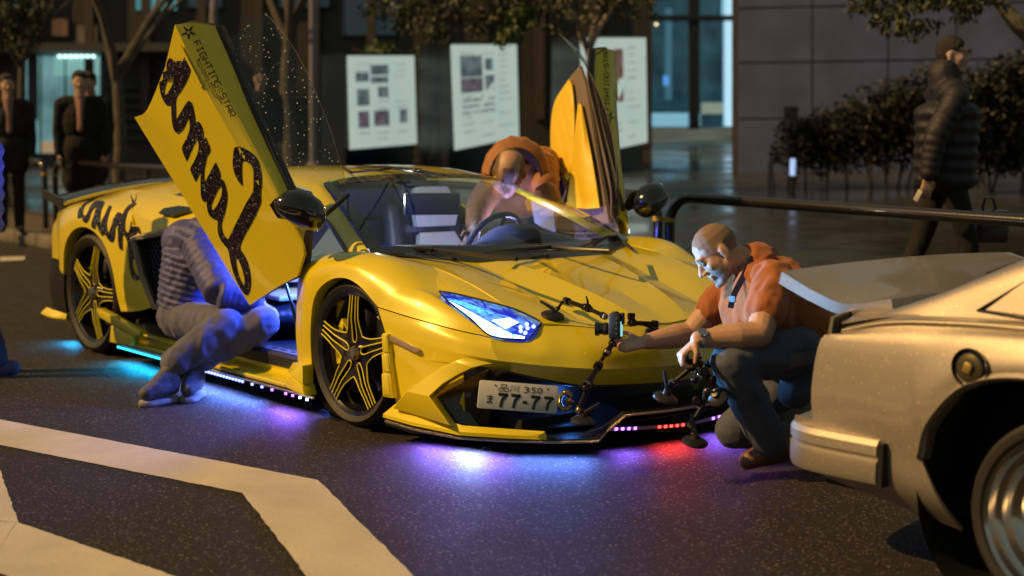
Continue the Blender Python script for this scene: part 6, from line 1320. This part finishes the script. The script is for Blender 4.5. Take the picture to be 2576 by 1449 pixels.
foliage('crown', [(at(1010, 20, 18.5), (.55, .55, .36)), (at(1110, 45, 18), (.55, .5, .30)), (at(1230, 30, 18), (.5, .5, .42)), (at(1420, 20, 17.5), (.6, .6, .30)), (at(1560, 8, 18), (.5, .5, .22)), (at(1330, -10, 18.5), (.6, .6, .35)), (at(1180, -60, 18.5), (1.2, 1.2, .4)), (at(1500, -80, 18.5), (1.2, 1.2, .45))], 9000, .085, LEAFM, t3, droop=.5, seed=4)
foliage('lit_leaves', [(at(1300, 58, 17.6), (.22, .22, .2)), (at(1285, 90, 17.6), (.16, .16, .13)), (at(1330, 30, 17.8), (.2, .2, .16))], 900, .085, emat('leaf_glow', (.16, .30, .05), .35) if False else LEAFL, t3, droop=.5, seed=6)  # light on these leaves is painted as a brighter leaf green
t4 = thing('tree', 'leafy bough hanging into the top right corner', 'tree', tuple(V((at(2700, 500, 12).x, at(2700, 500, 12).y, gz(at(2700, 500, 12).y)))))
mb = MB(); TB = [at(2760, 640, 12), at(2740, 380, 12), at(2660, 150, 12), at(2560, 60, 12), at(2500, -10, 12.1), at(2400, -60, 12.2)]; TB[0].z = gz(TB[0].y); mb.tube(TB, [.15, .13, .10, .075, .05, .03], 8); mb.build('trunk', BARK, t4)
foliage('crown', [(at(2200, 18, 12.4), (.26, .26, .17)), (at(2290, 40, 12.2), (.28, .28, .17)), (at(2370, 22, 12), (.28, .28, .15)), (at(2450, 5, 12), (.25, .25, .12)), (at(2350, -50, 12.2), (.7, .6, .2)), (at(2255, 65, 12.2), (.12, .12, .11))], 3600, .062, LEAFM, t4, droop=1.0, seed=9)
t5 = thing('tree', 'dark leafy tree crown in the top left corner', 'tree', tuple(V((at(-60, 430, 20).x, at(-60, 430, 20).y, gz(at(-60, 430, 20).y)))))
mb = MB(); TB = [at(-60, 430, 20), at(-50, 200, 20), at(-20, 40, 20)]; TB[0].z = gz(TB[0].y); mb.tube(TB, [.14, .11, .07], 8); mb.build('trunk', BARKD, t5)
foliage('crown', [(at(20, 60, 20), (.45, .45, .50)), (at(90, 30, 20.3), (.35, .35, .35)), (at(-40, 20, 20), (.5, .5, .6))], 2600, .09, LEAFM, t5, droop=.6, seed=13)
sb = thing('shrub', 'low green shrub showing above the left poster box', 'shrub', tuple(V((at(960, 200, 27.5).x, at(960, 200, 27.5).y, gz(at(960, 200, 27.5).y)))))
foliage('foliage', [(at(960, 128, 28), (.8, .5, .25)), (at(1040, 140, 28.3), (.4, .4, .25)), (at(960, 330, 28), (.7, .5, 1.2))], 2600, .10, mat('shrub_leaf', (.06, .11, .03), .6, var=.4, vscale=2), sb, seed=15)
# ---- hedge, small lights and sign
for lab, blobs, s in (('dark clipped hedge before the stone wall, left of the pedestrian', [(at(2010+60*k, 395-14*k, 19-.1*k), (.34, .40, .62+.05*k)) for k in range(7)], 31), ('dark hedge at the right edge behind the pedestrian', [(at(2440+55*k, 330-16*k, 17.6), (.36, .40, .80+.04*k)) for k in range(4)], 37)):
    c0 = blobs[len(blobs)//2][0]; h = thing('hedge', lab, 'hedge', (c0.x, c0.y, gz(c0.y)))
    bl = []
    for c, r in blobs: zb = gz(c.y); top = c.z+r[2]*.9; bl.append((V((c.x, c.y, (zb+.25+top)/2)), (r[0], r[1], (top-zb-.25)/2*.95)))
    foliage('foliage', bl, 20000, .08, HEDM, h, seed=s)
    mb = MB(); rg = random.Random(s)
    for c, r in bl:
        for k in range(3): x, y = c.x+rg.uniform(-.3, .3), c.y+rg.uniform(-.3, .3); mb.tube([(x, y, gz(y)), (x+rg.uniform(-.1, .1), y, gz(y)+.35), (x+rg.uniform(-.2, .2), y+.05, gz(y)+.8)], [.018, .015, .01], 5)
    mb.build('stems', BARKD, h)['kind'] = 'stuff'
def lamp(label, px, py, d, h, w, col, s):
    c = at(px, py, d); t = thing('bollard_light', label, 'bollard light', (c.x, c.y, gz(c.y))); MB().tube([(c.x, c.y, gz(c.y)-.02), (c.x, c.y, c.z-h/2)], .03, 10).build('post', BLK, t); MB().lathe([(0, h/2), (w, h/2-.01), (w, -h/2), (0, -h/2)], c, (0, 0, 1), 14).build('lamp', emat('lamp_%d' % int(px), col, s), t)
lamp('bollard light with a cold white tube at the foot of the hedge', 1994, 420, 18.2, .22, .035, (.45, .6, 1), .9)
lamp('small white glow on a made-up post beside the far door mirror', 1572, 580, 9.4, .034, .030, (.75, 1, .95), 3.0)  # bright oval taken for a wet reflection, set on an added post
c = at(1990, 283, 18.9); SG = thing('signboard', 'small dark framed signboard at the left end of the hedge', 'sign', (c.x, c.y, gz(c.y)))
MB().tube([(c.x, c.y, gz(c.y)), tuple(c-V((0, 0, .08)))], .02, 8).build('post', BLK, SG); mb = MB(); mb.prism([at(1972, 268, 18.9), at(2008, 268, 18.9), at(2008, 300, 18.9), at(1972, 300, 18.9)], _f*.04); mb.build('board', mat('sign_dark', (.02, .022, .03), .5), SG)
c = at(788, 200, 24); LPO = thing('lamp_post', 'tall slim grey lamp post left of the poster boxes', 'lamp post', (c.x, c.y, gz(c.y)))
MB().tube([(c.x, c.y, gz(c.y)-.02), (c.x, c.y, 7.5)], [.075, .05], 12).build('pole', mat('post_lilac_lit', (.24, .22, .28), .45, metal=.3), LPO); MB().lathe([(.13, 0), (.13, .25), (.08, .3), (.075, 0)], (c.x, c.y, gz(c.y)), (0, 0, 1), 14).build('base', mat('post_lilac_lit', (.24, .22, .28), .45, metal=.3), LPO)  # grey post; the lilac light on it is put into its colour
# ---- people on the plaza
def stand_at(px, top, d, label, F, *a, **k):
    q = at(px, top, d); G = V((q.x, q.y, gz(q.y))); return stander(label, G, F, q.z-G.z, *a, **k), q
stand_at(200, 178, 15.6, 'man in a long black coat, pink shirt and tie, behind the left guard rail', -_f+.25*_r, BLKC, SUIT, BLKC, HAIRB, length=.55, shirt=PINK, tie=mat('tie_pink', (.36, .17, .14), .6))
stand_at(224, 181, 16.6, 'man half hidden behind the black coated man\'s shoulder', -_f-.2*_r, SUIT, SUIT, BLKC, HAIRD, length=.6)
stand_at(18, 186, 15.8, 'man in a dark suit and pale shirt at the far left', -_f+.4*_r, SUIT, SUIT, BLKC, HAIRB, length=.75, shirt=PINK)
stand_at(655, 172, 18, 'dark dressed person seen through the glass of the raised door', -_f+.2*_r, BLKC, SUIT, BLKC, HAIRB, length=.7)
(pd, pp_), _q = stand_at(2392, 92, 8.9, 'pedestrian in glasses and a navy down jacket walking to the right', _r, NAVYD, BLKC, BLKC, HAIRD, stride=.55, puffy=True, arms=((.1, .1), (-.20, .04)), vox=.010, fringe=False, turn=-_f*.55)
hcx = pp_(.02, 0, 1.63); K = _q.z
mb = MB(); e1, e2 = pp_(.12, .035, 1.655), pp_(.12, -.035, 1.655)
for e in (e1, e2): mb.tube([e+(V((0, 0, 1))*math.sin(a)*.018+V((-_r.y, _r.x, 0))*math.cos(a)*.026) for a in [k*math.pi/6 for k in range(12)]], .003, 5, closed=True)
mb.tube([e2+V((_r.y, -_r.x, 0))*.02, pp_(.03, -.085, 1.66)], .003, 5); mb.build('spectacles', BLK, pd)
mb = MB(); ring = [pp_(.015+.095*math.cos(a), .085*math.sin(a), 1.475-.055*math.cos(a)) for a in [k*math.pi/10 for k in range(20)]]; mb.tube(ring, .010, 6, closed=True); mb.build('neckband', mat('neckband_white', (.65, .62, .58), .4), pd)
ph = thing('phone', 'pale smartphone in the hand of the walking pedestrian', 'phone', tuple(at(2314, 490, 8.75))); MB().box(at(2310, 492, 8.72), (.035, .012, .075), Matrix.Rotation(.5, 3, 'Y')).build('handset', mat('phone_body', (.5, .45, .4), .3), ph, bevel=.004)
bag = thing('handbag', 'black bag carried on the far side of the walking pedestrian', 'bag', tuple(at(2490, 630, 9.1))); MB().box(at(2488, 570, 9.1), (.10, .24, .22), Matrix.Rotation(YAW, 3, 'Z')).build('bag_body', GLOSSB, bag, bevel=.03); MB().tube([at(2470, 530, 9.1), at(2478, 500, 9.1), at(2498, 500, 9.1), at(2506, 530, 9.1)], .008, 6).build('bag_handle', BLKC, bag)
q = at(-98, 150, 7.45); stander('person in a bright blue jacket cut off by the left edge', V((q.x, q.y, 0)), -_f*.2-_r, q.z, BLUEJ, cloth('blue_jeans', (.04, .07, .22)), mat('blue_shoe', (.05, .08, .30), .6), HAIRB, puffy=True, vox=.011, stride=.35)  # blue light along the jacket is put into its own colour
